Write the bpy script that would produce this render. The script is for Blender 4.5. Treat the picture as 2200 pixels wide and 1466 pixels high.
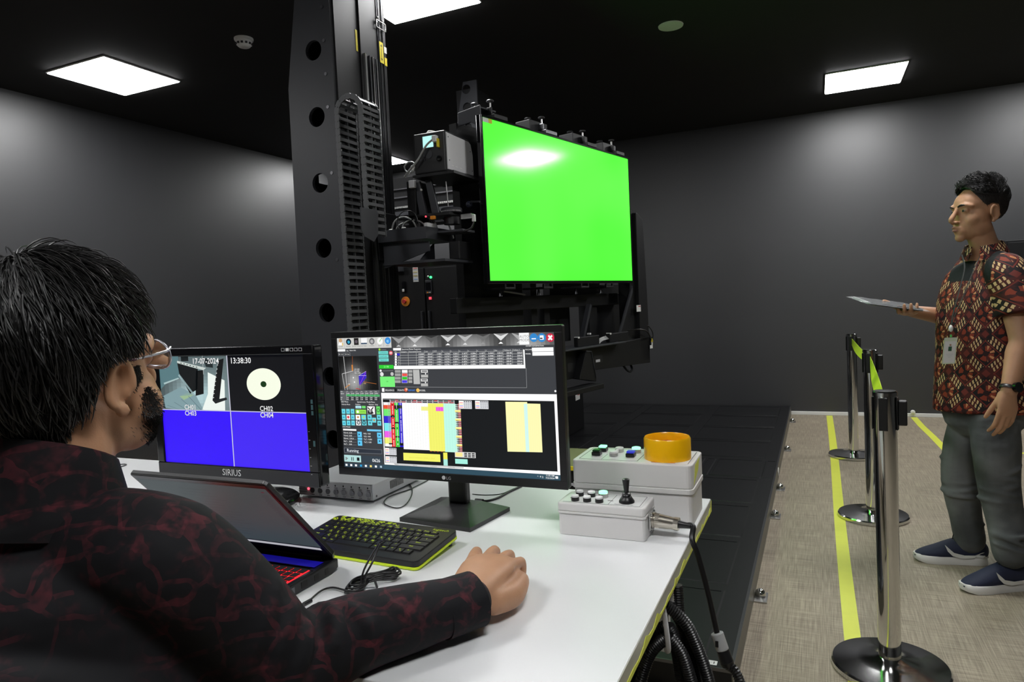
import bpy, bmesh, math, random
import numpy as np
from mathutils import Vector, Matrix
random.seed(7)
D = bpy.data
for o in list(D.objects): D.objects.remove(o)
SC = bpy.context.scene
COL = SC.collection
# ------------------------------------------------------------------ camera
W0, H0, FPX, CZ = 2200, 1466, 1471.0, 1.25
YAW, PITCH, ROLL = map(math.radians, (24.08, -2.99, -2.73))
_f = Vector((-math.sin(YAW)*math.cos(PITCH), math.cos(YAW)*math.cos(PITCH), math.sin(PITCH)))
_r = Vector((math.cos(YAW), math.sin(YAW), 0)); _u = _r.cross(_f)
RT = _r*math.cos(ROLL) + _u*math.sin(ROLL); UP = -_r*math.sin(ROLL) + _u*math.cos(ROLL)
CAM = Vector((0, 0, CZ))
cd = D.cameras.new('camera'); cam = D.objects.new('camera', cd); COL.objects.link(cam)
cd.sensor_width = 36; cd.lens = FPX/W0*36; cd.clip_start = .02
m4 = Matrix.Identity(4)
for i in range(3):
    m4[i][0] = RT[i]; m4[i][1] = UP[i]; m4[i][2] = -_f[i]; m4[i][3] = CAM[i]
cam.matrix_world = m4
SC.camera = cam
cd.dof.use_dof = False
SC.view_settings.view_transform = 'Standard'; SC.view_settings.look = 'None'
SC.view_settings.exposure = 0.0; SC.view_settings.gamma = 1
SC.view_settings.use_curve_mapping = False
wd = D.worlds.new('world'); SC.world = wd; wd.use_nodes = True
wd.node_tree.nodes['Background'].inputs[0].default_value = (.02, .02, .022, 1)
wd.node_tree.nodes['Background'].inputs[1].default_value = .3
LIGHT = 34.0          # radiance of the LED ceiling panels

def ray(x, y): return _f + RT*((x-W0/2)/FPX) - UP*((y-H0/2)/FPX)
def at_depth(x, y, s): return CAM + ray(x, y)*s
def on_z(x, y, z): d = ray(x, y); return CAM + d*((z-CZ)/d.z)
def on_y(x, y, Y): d = ray(x, y); return CAM + d*(Y/d.y)
def on_x(x, y, X): d = ray(x, y); return CAM + d*(X/d.x)

# ------------------------------------------------------------------ node helpers
class N:
    """tiny expression builder for shader Math nodes"""
    def __init__(s, nt, sock): s.nt = nt; s.s = sock
    def _op(s, op, *a):
        n = s.nt.nodes.new('ShaderNodeMath'); n.operation = op
        for i, v in enumerate((s,)+a):
            if isinstance(v, N): s.nt.links.new(v.s, n.inputs[i])
            else: n.inputs[i].default_value = v
        return N(s.nt, n.outputs[0])
    def __add__(s, o): return s._op('ADD', o)
    def __sub__(s, o): return s._op('SUBTRACT', o)
    def __mul__(s, o): return s._op('MULTIPLY', o)
    def __truediv__(s, o): return s._op('DIVIDE', o)
    __radd__ = __add__; __rmul__ = __mul__
    def fract(s): return s._op('FRACT')
    def abs(s): return s._op('ABSOLUTE')
    def sin(s): return s._op('SINE')
    def sqrt(s): return s._op('SQRT')
    def floor(s): return s._op('FLOOR')
    def gt(s, o): return s._op('GREATER_THAN', o)
    def lt(s, o): return s._op('LESS_THAN', o)
    def mn(s, o): return s._op('MINIMUM', o)
    def mx(s, o): return s._op('MAXIMUM', o)
    def atan2(s, o): return s._op('ARCTAN2', o)
    def ss(s, a, b):
        n = s.nt.nodes.new('ShaderNodeMapRange'); n.interpolation_type = 'SMOOTHSTEP'
        s.nt.links.new(s.s, n.inputs[0]); n.inputs[1].default_value = a; n.inputs[2].default_value = b
        return N(s.nt, n.outputs[0])
def mixc(nt, fac, a, b):
    n = nt.nodes.new('ShaderNodeMix'); n.data_type = 'RGBA'
    for i, v in ((0, fac), (6, a), (7, b)):
        if isinstance(v, N): nt.links.new(v.s, n.inputs[i])
        elif hasattr(v, 'links'): nt.links.new(v, n.inputs[i])
        else: n.inputs[i].default_value = v if not isinstance(v, tuple) else (*v[:3], 1)
    return n.outputs[2]
def coords(nt, kind='Object', attr=None):
    if attr:
        n = nt.nodes.new('ShaderNodeAttribute'); n.attribute_name = attr; v = n.outputs['Vector']
    else:
        n = nt.nodes.new('ShaderNodeTexCoord'); v = n.outputs[kind]
    sp = nt.nodes.new('ShaderNodeSeparateXYZ'); nt.links.new(v, sp.inputs[0])
    return v, [N(nt, sp.outputs[i]) for i in range(3)]
def noise(nt, vec, scale, detail=3, rough=.55):
    n = nt.nodes.new('ShaderNodeTexNoise'); nt.links.new(vec, n.inputs['Vector'])
    n.inputs['Scale'].default_value = scale; n.inputs['Detail'].default_value = detail
    n.inputs['Roughness'].default_value = rough
    return N(nt, n.outputs['Fac'])
def lin(c):
    if isinstance(c, str):
        c = tuple(int(c[i:i+2], 16) for i in (0, 2, 4))
    return tuple(((v/255)/12.92 if v/255 <= .04045 else ((v/255+.055)/1.055)**2.4) for v in c)
MATS = {}
def mat(name, col=(.5, .5, .5), rough=.5, metal=0., spec=.5, var=.12, vs=6., bump=0., bs=200., emit=None, es=0., coat=0., trans=0., alpha=1.):
    if name in MATS: return MATS[name]
    m = D.materials.new(name); m.use_nodes = True; nt = m.node_tree; b = nt.nodes['Principled BSDF']
    v, _ = coords(nt)
    if var > 0:
        f = noise(nt, v, vs)
        c = mixc(nt, f, tuple(x*(1-var) for x in col), tuple(min(1, x*(1+var)) for x in col))
        nt.links.new(c, b.inputs['Base Color'])
    else: b.inputs['Base Color'].default_value = (*col, 1)
    b.inputs['Roughness'].default_value = rough; b.inputs['Metallic'].default_value = metal
    b.inputs['Specular IOR Level'].default_value = spec
    if coat: b.inputs['Coat Weight'].default_value = coat; b.inputs['Coat Roughness'].default_value = .08
    if trans: b.inputs['Transmission Weight'].default_value = trans; b.inputs['IOR'].default_value = 1.3
    if alpha < 1: b.inputs['Alpha'].default_value = alpha
    if emit: b.inputs['Emission Color'].default_value = (*emit, 1); b.inputs['Emission Strength'].default_value = es
    if bump:
        bn = nt.nodes.new('ShaderNodeBump'); bn.inputs['Strength'].default_value = bump; bn.inputs['Distance'].default_value = .002
        nt.links.new(noise(nt, v, bs, 2).s, bn.inputs['Height']); nt.links.new(bn.outputs[0], b.inputs['Normal'])
    MATS[name] = m
    return m
def glow(name, col, s=1.):
    return mat(name, tuple(c*.3 for c in col), .4, var=0, emit=col, es=s)

# ------------------------------------------------------------------ mesh helpers
def basis(o): return WM.get(o.name, Matrix.Identity(4)) if o else Matrix.Identity(4)
WM = {}
def tag(o, label=None, cat=None, group=None, kind=None):
    for k, v in (('label', label), ('category', cat), ('group', group), ('kind', kind)):
        if v: o[k] = v
    return o
def thing(name, label, cat, loc=(0, 0, 0), rz=0., group=None, rot=None):
    o = D.objects.new(name, None); COL.objects.link(o); o.empty_display_size = .05
    o.location = loc; o.rotation_euler = rot if rot else (0, 0, rz)
    WM[o.name] = Matrix.Translation(Vector(loc)) @ (o.rotation_euler.to_matrix().to_4x4())
    return tag(o, label, cat, group)
def link(name, me, m, parent=None, world=False):
    o = D.objects.new(name, me); COL.objects.link(o)
    if m is not None and not me.materials: me.materials.append(m)
    if parent is not None:
        o.parent = parent
        if world:
            o.matrix_parent_inverse = basis(parent).inverted(); WM[o.name] = Matrix.Identity(4)
        else: WM[o.name] = basis(parent).copy()
    else: WM[o.name] = Matrix.Identity(4)
    return o
class MB:
    def __init__(s): s.v = []; s.f = []
    def add(s, v, f, M=None):
        k = len(s.v); s.v += [tuple(M @ Vector(p)) if M is not None else tuple(p) for p in v]
        s.f += [tuple(i+k for i in q) for q in f]; return s
    def box(s, c, d, M=None):
        x, y, z = (d[0]/2, d[1]/2, d[2]/2)
        v = [(c[0]+a*x, c[1]+b*y, c[2]+e*z) for a in (-1, 1) for b in (-1, 1) for e in (-1, 1)]
        return s.add(v, [(0, 1, 3, 2), (4, 6, 7, 5), (0, 4, 5, 1), (2, 3, 7, 6), (0, 2, 6, 4), (1, 5, 7, 3)], M)
    def bb(s, lo, hi, M=None):
        return s.box([(a+b)/2 for a, b in zip(lo, hi)], [abs(b-a) for a, b in zip(lo, hi)], M)
    def cyl(s, p0, p1, r0, r1=None, n=20, caps=True, M=None):
        r1 = r0 if r1 is None else r1; p0, p1 = Vector(p0), Vector(p1); a = (p1-p0).normalized()
        t = a.orthogonal().normalized(); b = a.cross(t); v = []; f = []
        for p, r in ((p0, r0), (p1, r1)):
            v += [tuple(p+(t*math.cos(2*math.pi*i/n)+b*math.sin(2*math.pi*i/n))*r) for i in range(n)]
        f = [(i, (i+1) % n, n+(i+1) % n, n+i) for i in range(n)]
        if caps: f += [tuple(range(n-1, -1, -1)), tuple(range(n, 2*n))]
        return s.add(v, f, M)
    def lathe(s, prof, c=(0, 0, 0), n=32, M=None, axis='z'):
        v = []; f = []
        for r, z in prof:
            for i in range(n):
                a = 2*math.pi*i/n; p = (r*math.cos(a), r*math.sin(a), z)
                if axis == 'y': p = (p[0], p[2], p[1])
                if axis == 'x': p = (p[2], p[0], p[1])
                v.append((p[0]+c[0], p[1]+c[1], p[2]+c[2]))
        for j in range(len(prof)-1):
            f += [(j*n+i, j*n+(i+1) % n, (j+1)*n+(i+1) % n, (j+1)*n+i) for i in range(n)]
        f += [tuple(range(n-1, -1, -1)), tuple(range((len(prof)-1)*n, len(prof)*n))]
        return s.add(v, f, M)
    def tube(s, pts, r, n=8, M=None, flat=None, closed=False, res=0):
        P = [Vector(p) for p in pts]
        if res: P = spline(P, res)
        R = list(np.interp(np.linspace(0, 1, len(P)), np.linspace(0, 1, len(r)), r)) if hasattr(r, '__len__') else [r]*len(P)
        v = []; f = []; t0 = None; m = len(P)
        for i, p in enumerate(P):
            d = (P[(i+1) % m]-P[i-1]) if closed else (P[min(i+1, m-1)]-P[max(i-1, 0)])
            d.normalize()
            t = (d.orthogonal() if t0 is None else t0 - d*t0.dot(d)).normalized(); t0 = t; b = d.cross(t)
            for k in range(n):
                a = 2*math.pi*k/n; v.append(tuple(p + (t*math.cos(a)+b*math.sin(a)*(flat or 1))*R[i]))
        for i in range(m if closed else m-1):
            j = (i+1) % m
            f += [(i*n+k, i*n+(k+1) % n, j*n+(k+1) % n, j*n+k) for k in range(n)]
        if not closed: f += [tuple(range(n-1, -1, -1)), tuple(range((m-1)*n, m*n))]
        return s.add(v, f, M)
    def ball(s, c, r, n=16, M=None):
        r = r if hasattr(r, '__len__') else (r, r, r); h = n//2; v = [(c[0], c[1], c[2]-r[2])]; f = []
        for j in range(1, h):
            ph = -math.pi/2+math.pi*j/h
            v += [(c[0]+r[0]*math.cos(ph)*math.cos(2*math.pi*i/n), c[1]+r[1]*math.cos(ph)*math.sin(2*math.pi*i/n), c[2]+r[2]*math.sin(ph)) for i in range(n)]
        v.append((c[0], c[1], c[2]+r[2])); L = len(v)-1
        f += [(0, 1+(i+1) % n, 1+i) for i in range(n)]
        for j in range(h-2):
            f += [(1+j*n+i, 1+j*n+(i+1) % n, 1+(j+1)*n+(i+1) % n, 1+(j+1)*n+i) for i in range(n)]
        f += [(L, 1+(h-2)*n+i, 1+(h-2)*n+(i+1) % n) for i in range(n)]
        return s.add(v, f, M)
    def prism(s, poly, d0, d1, plane='xz', M=None):
        def p3(a, b, d): return {'xz': (a, d, b), 'yz': (d, a, b), 'xy': (a, b, d)}[plane]
        n = len(poly); v = [p3(a, b, d0) for a, b in poly]+[p3(a, b, d1) for a, b in poly]
        f = [tuple(range(n-1, -1, -1)), tuple(range(n, 2*n))]+[(i, (i+1) % n, n+(i+1) % n, n+i) for i in range(n)]
        return s.add(v, f, M)
    def mesh(s, name):
        me = D.meshes.new(name); me.from_pydata(s.v, [], s.f)
        bm = bmesh.new(); bm.from_mesh(me); bmesh.ops.recalc_face_normals(bm, faces=bm.faces); bm.to_mesh(me); bm.free()
        return me
    def build(s, name, m, parent=None, world=False, smooth=None, bevel=0., seg=2):
        me = s.mesh(name)
        if smooth is not None:
            me.shade_smooth()
            bm = bmesh.new(); bm.from_mesh(me); c = math.radians(smooth)
            for e in bm.edges:
                if len(e.link_faces) == 2 and e.calc_face_angle(0) > c: e.smooth = False
            bm.to_mesh(me); bm.free()
        o = link(name, me, m, parent, world)
        if bevel:
            b = o.modifiers.new('bevel', 'BEVEL'); b.width = bevel; b.segments = seg; b.limit_method = 'ANGLE'; b.angle_limit = .7
        return o
def spline(P, res):
    """Catmull-Rom through points"""
    P = [Vector(p) for p in P]; out = []
    for i in range(len(P)-1):
        a, b, c, d = P[max(i-1, 0)], P[i], P[i+1], P[min(i+2, len(P)-1)]
        for k in range(res):
            t = k/res
            out.append(.5*((2*b)+(c-a)*t+(2*a-5*b+4*c-d)*t*t+(3*b-a-3*c+d)*t**3))
    out.append(P[-1]); return out
def rrect(w, h, r, n=5, cx=0, cy=0):
    out = []
    for sx, sy, a0 in ((1, 1, 0), (-1, 1, 90), (-1, -1, 180), (1, -1, 270)):
        for k in range(n+1):
            a = math.radians(a0+90*k/n); out.append((cx+sx*(w/2-r)+r*math.cos(a), cy+sy*(h/2-r)+r*math.sin(a)))
    return out
_tcache = {}
def text_geo(s, size, align='LEFT', bold=0.):
    key = (s, align, bold)
    if key not in _tcache:
        cu = D.curves.new('lettering', 'FONT'); cu.body = s; cu.size = 1; cu.align_x = align; cu.resolution_u = 2; cu.offset = bold
        o = D.objects.new('lettering', cu); COL.objects.link(o)
        me = o.to_mesh(); v = [tuple(p.co) for p in me.vertices]; f = [tuple(p.vertices) for p in me.polygons]
        o.to_mesh_clear(); D.objects.remove(o); D.curves.remove(cu); _tcache[key] = (v, f)
    v, f = _tcache[key]
    return [(p[0]*size, p[1]*size, 0) for p in v], f
def lettering(s, M, size, m, parent, align='CENTER', name='lettering', world=False, bold=0.):
    mb = MB(); v, f = text_geo(s, size, align, bold); mb.add(v, f, M)
    me = D.meshes.new(name); me.from_pydata(mb.v, [], mb.f)
    return link(name, me, m, parent, world)
def frame3(o, x, y, z=None):
    """matrix with local x,y (and z) axes at origin o"""
    x = Vector(x).normalized(); y = Vector(y).normalized(); z = x.cross(y)
    return Matrix(((x[0], y[0], z[0], o[0]), (x[1], y[1], z[1], o[1]), (x[2], y[2], z[2], o[2]), (0, 0, 0, 1)))
def copy_tree(o, parent=None):
    c = o.copy(); COL.objects.link(c)
    if parent: c.parent = parent
    for ch in o.children: copy_tree(ch, c)
    return c

# ------------------------------------------------------------------ materials
def carpet_mat():
    m = D.materials.new('woven_vinyl'); m.use_nodes = True; nt = m.node_tree; b = nt.nodes['Principled BSDF']
    v, (x, y, z) = coords(nt)
    def stretch(sx, sy):
        mp = nt.nodes.new('ShaderNodeMapping'); mp.inputs['Scale'].default_value = (sx, sy, 1); nt.links.new(v, mp.inputs[0]); return mp.outputs[0]
    a = noise(nt, stretch(260, 6), 1., 2); c = noise(nt, stretch(6, 260), 1., 2); d = noise(nt, v, 2.2, 3)
    f = (a*.48+c*.48+d*.12-.02).ss(.35, .75)
    nt.links.new(mixc(nt, f, lin((126, 116, 101)), lin((182, 170, 149))), b.inputs['Base Color'])
    b.inputs['Roughness'].default_value = .55; b.inputs['Specular IOR Level'].default_value = .35
    bn = nt.nodes.new('ShaderNodeBump'); bn.inputs['Strength'].default_value = .25; bn.inputs['Distance'].default_value = .001
    nt.links.new((a+c).s, bn.inputs['Height']); nt.links.new(bn.outputs[0], b.inputs['Normal'])
    return m
M_carpet = carpet_mat()
M_wall = mat('charcoal_wall_paint', (.0225, .023, .026), .48, spec=1.0, var=.06, vs=1.2, bump=.05, bs=60)
M_ceil = mat('black_ceiling_paint', (.022, .022, .022), .75, spec=.25, var=.1, vs=2)
M_white = mat('white_trim', (.78, .78, .76), .4, var=.03)
M_deck = mat('black_deck_plate', (.0055, .0058, .0068), .42, spec=.38, var=.25, vs=8, bump=.04, bs=90)
M_black = mat('black_powder_coat', (.0055, .0057, .0065), .5, spec=.35, var=.15)
M_blk2 = mat('black_plastic', (.012, .012, .013), .35, var=.1)
M_gloss = mat('gloss_black_plastic', (.006, .006, .007), .12, var=.05)
M_char = mat('charcoal_painted_steel', (.032, .0335, .039), .42, spec=.5, var=.1)
M_grey = mat('grey_painted_steel', (.58, .58, .59), .5, var=.05)
M_steel = mat('brushed_steel', (.55, .55, .54), .3, metal=1, var=.08, vs=40)
M_dsteel = mat('dark_steel', (.16, .16, .17), .35, metal=1, var=.1)
M_chrome = mat('chrome', (.78, .78, .77), .07, metal=1, var=.03)
M_lime = mat('lime_belt', lin((196, 226, 30)), .55, var=.06)
M_yel = mat('yellow_tape', lin((226, 232, 84)), .45, var=.05, vs=20)
M_ylab = mat('yellow_label', lin((226, 206, 30)), .5, var=.05)
M_lab = mat('white_label', (.72, .72, .70), .5, var=.04)
M_red = mat('red_plastic', (.5, .03, .03), .4)
M_ora = mat('orange_plastic', (.75, .27, .02), .4)
M_cable = mat('black_cable', (.010, .010, .011), .35, var=.1)
M_ink = mat('black_ink', (.01, .01, .01), .6, var=0)
M_lamp = glow('lamp_diffuser', (1, 1, 1), LIGHT)

# ------------------------------------------------------------------ room shell
def struct(name, mb, m, **k): return tag(mb.build(name, m, **k), kind='structure')
XL, XR, YF, YB, ZC = -5.37, 4.2, -2.8, 7.5, 3.0
struct('floor', MB().bb((XL-.1, YF-.1, -.08), (XR+.1, YB+.1, 0)), M_carpet)
struct('ceiling', MB().bb((XL-.1, YF-.1, ZC), (XR+.1, YB+.1, ZC+.08)), M_ceil)
struct('wall_back', MB().bb((XL-.1, YB, 0), (XR+.1, YB+.1, ZC)), M_wall)
struct('wall_left', MB().bb((XL-.1, YF-.1, 0), (XL, YB, ZC)), M_wall)
struct('wall_right', MB().bb((XR, YF-.1, 0), (XR+.1, YB, ZC)), M_wall)
struct('wall_front', MB().bb((XL, YF-.1, 0), (XR, YF, ZC)), M_wall)
struct('baseboard_back', MB().bb((-.262, YB-.018, 0), (XR, YB, .034)), M_white, bevel=.003)
# ceiling lights
LAMPS = [(-4.49, 3.40, 'square LED ceiling panel glowing above the left charcoal wall'),
         (-2.01, 3.34, 'square LED ceiling panel partly behind the top of the tall machine column'),
         (-4.64, 6.70, 'square LED ceiling panel in the far corner seen past the cable chain'),
         (.40, 6.52, 'square LED ceiling panel over the back wall, facing the stanchions'),
         (2.06, 6.42, 'square LED ceiling panel mirrored in the green television screen'),
         (.40, 3.40, 'square LED ceiling panel above the standing man'),
         (-4.49, .10, 'square LED ceiling panel above the wall end of the white desk'),
         (-2.01, .10, 'square LED ceiling panel above the seated man'),
         (.40, .10, 'square LED ceiling panel above the desk end with the control boxes')]
for x, y, lb in LAMPS:
    t = thing('ceiling_light', lb, 'ceiling light', (x, y, ZC), group='square LED ceiling panels')
    h = .289
    MB().bb((-h-.006, -h-.006, -.010), (h+.006, h+.006, 0)).build('frame', M_white, t)
    MB().bb((-h, -h, -.016), (h, h, -.0101)).build('diffuser', M_lamp, t, bevel=.004)
p = on_z(524, 90, 2.98)
t = thing('smoke_detector', 'white round smoke detector on the black ceiling', 'smoke detector', (p.x, p.y, ZC))
MB().lathe([(.056, -.014), (.058, -.008), (.058, 0)], n=32).build('base', M_lab, t, smooth=40)
MB().lathe([(.018, -.056), (.034, -.052), (.046, -.040), (.050, -.024), (.050, -.0141)], n=32).build('cap', M_lab, t, smooth=40)
for k in range(12):
    a = k*math.pi/6
    MB().box((.0465, 0, -.036), (.010, .013, .011), Matrix.Rotation(a, 4, 'Z')).build('vent', M_blk2, t)
p = on_z(1441, 55, 3.0)
t = thing('ceiling_speaker', 'round white ceiling speaker tinted green by the big screen', 'speaker', (p.x, p.y, ZC))
MB().lathe([(.070, -.008), (.078, -.006), (.080, 0)], n=40).build('ring', M_lab, t, smooth=40)
MB().lathe([(.02, -.012), (.066, -.0082), (.066, -.002)], n=40).build('grille', M_lab, t, smooth=40)
# floor tapes
t1 = MB(); pts = []
for k in range(41):
    y = 7.46-k*(7.46-1.2)/40; pts.append((.092+.004*math.sin(y*1.3)-.0, y))
v = []; f = []
for k, (x, y) in enumerate(pts): v += [(x-.028, y, .0008), (x+.028, y, .0008)]
f = [(2*k, 2*k+1, 2*k+3, 2*k+2) for k in range(len(pts)-1)]
def strip(name, pl, w, lb):
    v = []; f = []
    for k in range(len(pl)):
        a = Vector(pl[max(k-1, 0)]); b = Vector(pl[min(k+1, len(pl)-1)]); d = (b-a).normalized(); n = Vector((-d.y, d.x))
        for z in (0.0, .0012):
            for sgn in (-1, 1):
                q = Vector(pl[k])+n*w*sgn/2; v.append((q.x, q.y, z))
    for k in range(len(pl)-1):
        a, b = 4*k, 4*k+4
        f += [(a+2, b+2, b+3, a+3), (a, a+1, b+1, b), (a, b, b+2, a+2), (a+1, a+3, b+3, b+1)]
    f += [(0, 2, 3, 1), (4*len(pl)-4, 4*len(pl)-3, 4*len(pl)-1, 4*len(pl)-2)]
    return tag(MB().add(v, f).build(name, M_yel), lb, 'floor tape')
strip('floor_tape', pts, .055, 'lime yellow floor tape running under the stanchion bases to the back wall')
strip('floor_tape', [(.822, 7.46), (.83, 7.0), (.852, 6.5), (.868, 6.01)], .055, 'lime yellow floor tape slanting from the back wall to the standing man\'s legs')
strip('floor_tape', [(.84, 5.985), (1.6, 5.985), (2.6, 5.98)], .05, 'lime yellow floor tape crossing the carpet behind the standing man')
for px, lb in ((1961, 'small white round door stop on the baseboard by the slanting tape'),):
    p = on_y(px, 890, YB-.02)
    o = MB().lathe([(.012, -.03), (.02, -.025), (.02, -.006), (.014, 0)], c=(p.x, YB-.018, .05), n=16, axis='y').build('door_stop', M_lab, smooth=40)
    tag(o, lb, 'door stop')
# ================================================================== machine platform
pl = thing('machine_platform', 'low black steel platform with bolted deck plates under the measuring machine', 'platform', (-1.6, 4.8, 0))
XP = -.265
MB().bb((-5.0, 2.13, 0), (XP, 7.44, .094)).build('deck', M_deck, pl, world=True, bevel=.002)
M_side = mat('olive_edge_trim', (.115, .11, .085), .4)
MB().bb((XP, 2.13, .0), (XP+.004, 7.44, .090)).build('edge_trim', M_side, pl, world=True)
MB().bb((-5.0, 2.126, .086), (XP+.003, 2.1299, .097)).build('edge_trim', M_dsteel, pl, world=True)
MB().bb((XP-.006, 2.13, .0941), (XP+.0045, 7.44, .0972)).build('edge_strip', M_dsteel, pl, world=True)
tiles = []
def tile(x0, x1, y0, y1):
    key = (round(x1-x0, 3), round(y1-y0, 3)); w, h = key
    me = _tile.get(key)
    if me is None:
        mb = MB(); b = .006
        lo = [(-w/2, -h/2), (w/2, -h/2), (w/2, h/2), (-w/2, h/2)]
        hi = [(-w/2+b, -h/2+b), (w/2-b, -h/2+b), (w/2-b, h/2-b), (-w/2+b, h/2-b)]
        hj = [(a*(1-.016/w*2) if False else a-math.copysign(.008, a), c-math.copysign(.008, c)) for a, c in hi]
        v = [(a, c, .094) for a, c in lo]+[(a, c, .0985) for a, c in hi]+[(a, c, .0985) for a, c in hj]+[(a, c, .0965) for a, c in hj]
        f = []
        for r in range(3):
            f += [(4*r+i, 4*r+(i+1) % 4, 4*r+4+(i+1) % 4, 4*r+4+i) for i in range(4)]
        f.append((12, 13, 14, 15)); mb.add(v, f); me = mb.mesh('deck_plate'); _tile[key] = me
    o = link('deck_plate', me, M_deck, pl); o.matrix_parent_inverse = basis(pl).inverted(); o.location = ((x0+x1)/2, (y0+y1)/2, 0)
_tile = {}
cols = [(-.955, -.350), (-1.650, -1.045), (-2.345, -1.740), (-3.04, -2.435), (-3.735, -3.13), (-4.43, -3.825)]
for a, b in cols:
    for k in range(4): tile(a, b, 2.206+k*.5725, 2.715+k*.5725)
    for k in range(4): tile(a, b, 5.04+k*.59, 5.57+k*.59)
# cross strip plates
for a, b in ((-.345, -.268), (-.664, -.352), (-.74, -.671), (-1.66, -.747), (-2.6, -1.667), (-3.6, -2.607), (-4.9, -3.607)):
    tile(a, b, 4.49, 4.955)
for y in (2.91, 4.02, 4.60, 5.77, 7.05):
    lf = MB().bb((XP+.006, y-.05, 0), (XP+.055, y+.05, .006)).build('foot_plate', M_steel, pl, world=True, bevel=.001)
    MB().lathe([(.021, .006), (.021, .016), (.018, .026), (.009, .033), (.001, .035)], c=(XP+.026, y+.012, 0), n=20).build('anchor_bolt', M_chrome, lf, world=True, smooth=50)
MB().cyl((XP+.0041, 4.85, .05), (XP+.009, 4.85, .05), .03, n=20).build('reflector', M_lab, pl, world=True)
st = MB().bb((-.349, 2.145, .0941), (-.311, 2.171, .0948)).build('sticker', M_lab, pl, world=True)
for lo_, hi_ in (((-.345, 2.155), (-.340, 2.163)), ((-.322, 2.152), (-.319, 2.165)), ((-.336, 2.158), (-.326, 2.159))): MB().bb((*lo_, .0948), (*hi_, .0950)).build('print', M_ink, st, world=True)

# ================================================================== stanchions
def stanchion(x, y, lb, nxt=None):
    t = thing('stanchion', lb, 'stanchion', (x, y, 0), group='chrome queue stanchions')
    MB().lathe([(.172, 0), (.175, .004), (.175, .018), (.170, .024), (.10, .034), (.045, .040), (.036, .046)], n=64).build('base', M_schr, t, smooth=35)
    MB().lathe([(.0335, .04), (.0335, .905)], n=40).build('pole', M_chrome, t, smooth=35)
    MB().lathe([(.0335, .9051), (.036, .906), (.036, .916), (.032, .92), (.005, .921)], n=40).build('cap', M_schr, t, smooth=35)
    hd = MB().lathe([(.0342, .80), (.0346, .802), (.0346, .902), (.0342, .904)], n=40)
    for k in range(4):
        M = Matrix.Rotation(math.radians(-14+90*k), 4, 'Z')
        c = MB().bb((-.013, .0335, .795), (.013, .0375, .90), M)
        if k != 2: pass
        c.build('belt_slot', M_blk2, t, bevel=.002)
    M = Matrix.Rotation(math.radians(-96), 4, 'Z')
    MB().bb((-.014, .037, .81), (.014, .062, .89), M).build('belt_catch', M_blk2, t, bevel=.004)
    if nxt:
        a = Vector((x, y, .862)); b = Vector((*nxt, .862)); d = (b-a).normalized(); n = Vector((-d.y, d.x, 0))
        v = []; f = []; K = 14
        for k in range(K+1):
            s = k/K; p = a.lerp(b, .02+.96*s)-Vector((0, 0, .018*math.sin(math.pi*s)))
            tl_ = math.radians(28)*math.sin(math.pi*s)
            hv = Vector((0, 0, math.cos(tl_)))+Vector((1, 0, 0))*math.sin(tl_)
            for w in (-.0006, .0006):
                for h in (-.024, .024): v.append(tuple(p+n*w+hv*h))
        for k in range(K):
            q, r = 4*k, 4*k+4
            f += [(q, q+1, r+1, r), (q+2, r+2, r+3, q+3), (q+1, q+3, r+3, r+1), (q, r, r+2, q+2)]
        MB().add(v, f).build('belt', M_lime, t, world=True)
    return t
M_schr = mat('scuffed_chrome', (.62, .62, .62), .13, metal=1, var=.12, vs=14)
S1, S2, S3 = (.193, 2.475), (.256, 4.149), (.230, 5.657)
stanchion(*S1, 'chrome stanchion with a side belt catch, standing beside the desk')
stanchion(*S2, 'chrome stanchion between two others, lime belts on both sides', S1)
stanchion(*S3, 'chrome stanchion closest to the back wall at the end of the belt line', S2)

# ================================================================== black cabinet behind standing man
t = thing('storage_cabinet', 'black cabinet against the back wall behind the standing man\'s shoulder', 'cabinet', (2.05, 7.28, 0))
MB().bb((1.48, 7.1, .07), (2.62, 7.46, 1.60)).build('body', M_black, t, world=True, bevel=.004)
MB().bb((1.5, 7.09, 0), (2.6, 7.44, .07)).build('plinth', M_grey, t, world=True)
for a in (1.50, 2.055): 
    d_ = MB().bb((a, 7.085, .09), (a+.545, 7.1, 1.58)).build('door', M_black, t, world=True, bevel=.002)
    MB().bb((2.03 if a < 2 else 2.07, 7.070, .8), (2.045 if a < 2 else 2.085, 7.085, .95)).build('handle', M_dsteel, d_, world=True)

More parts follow.
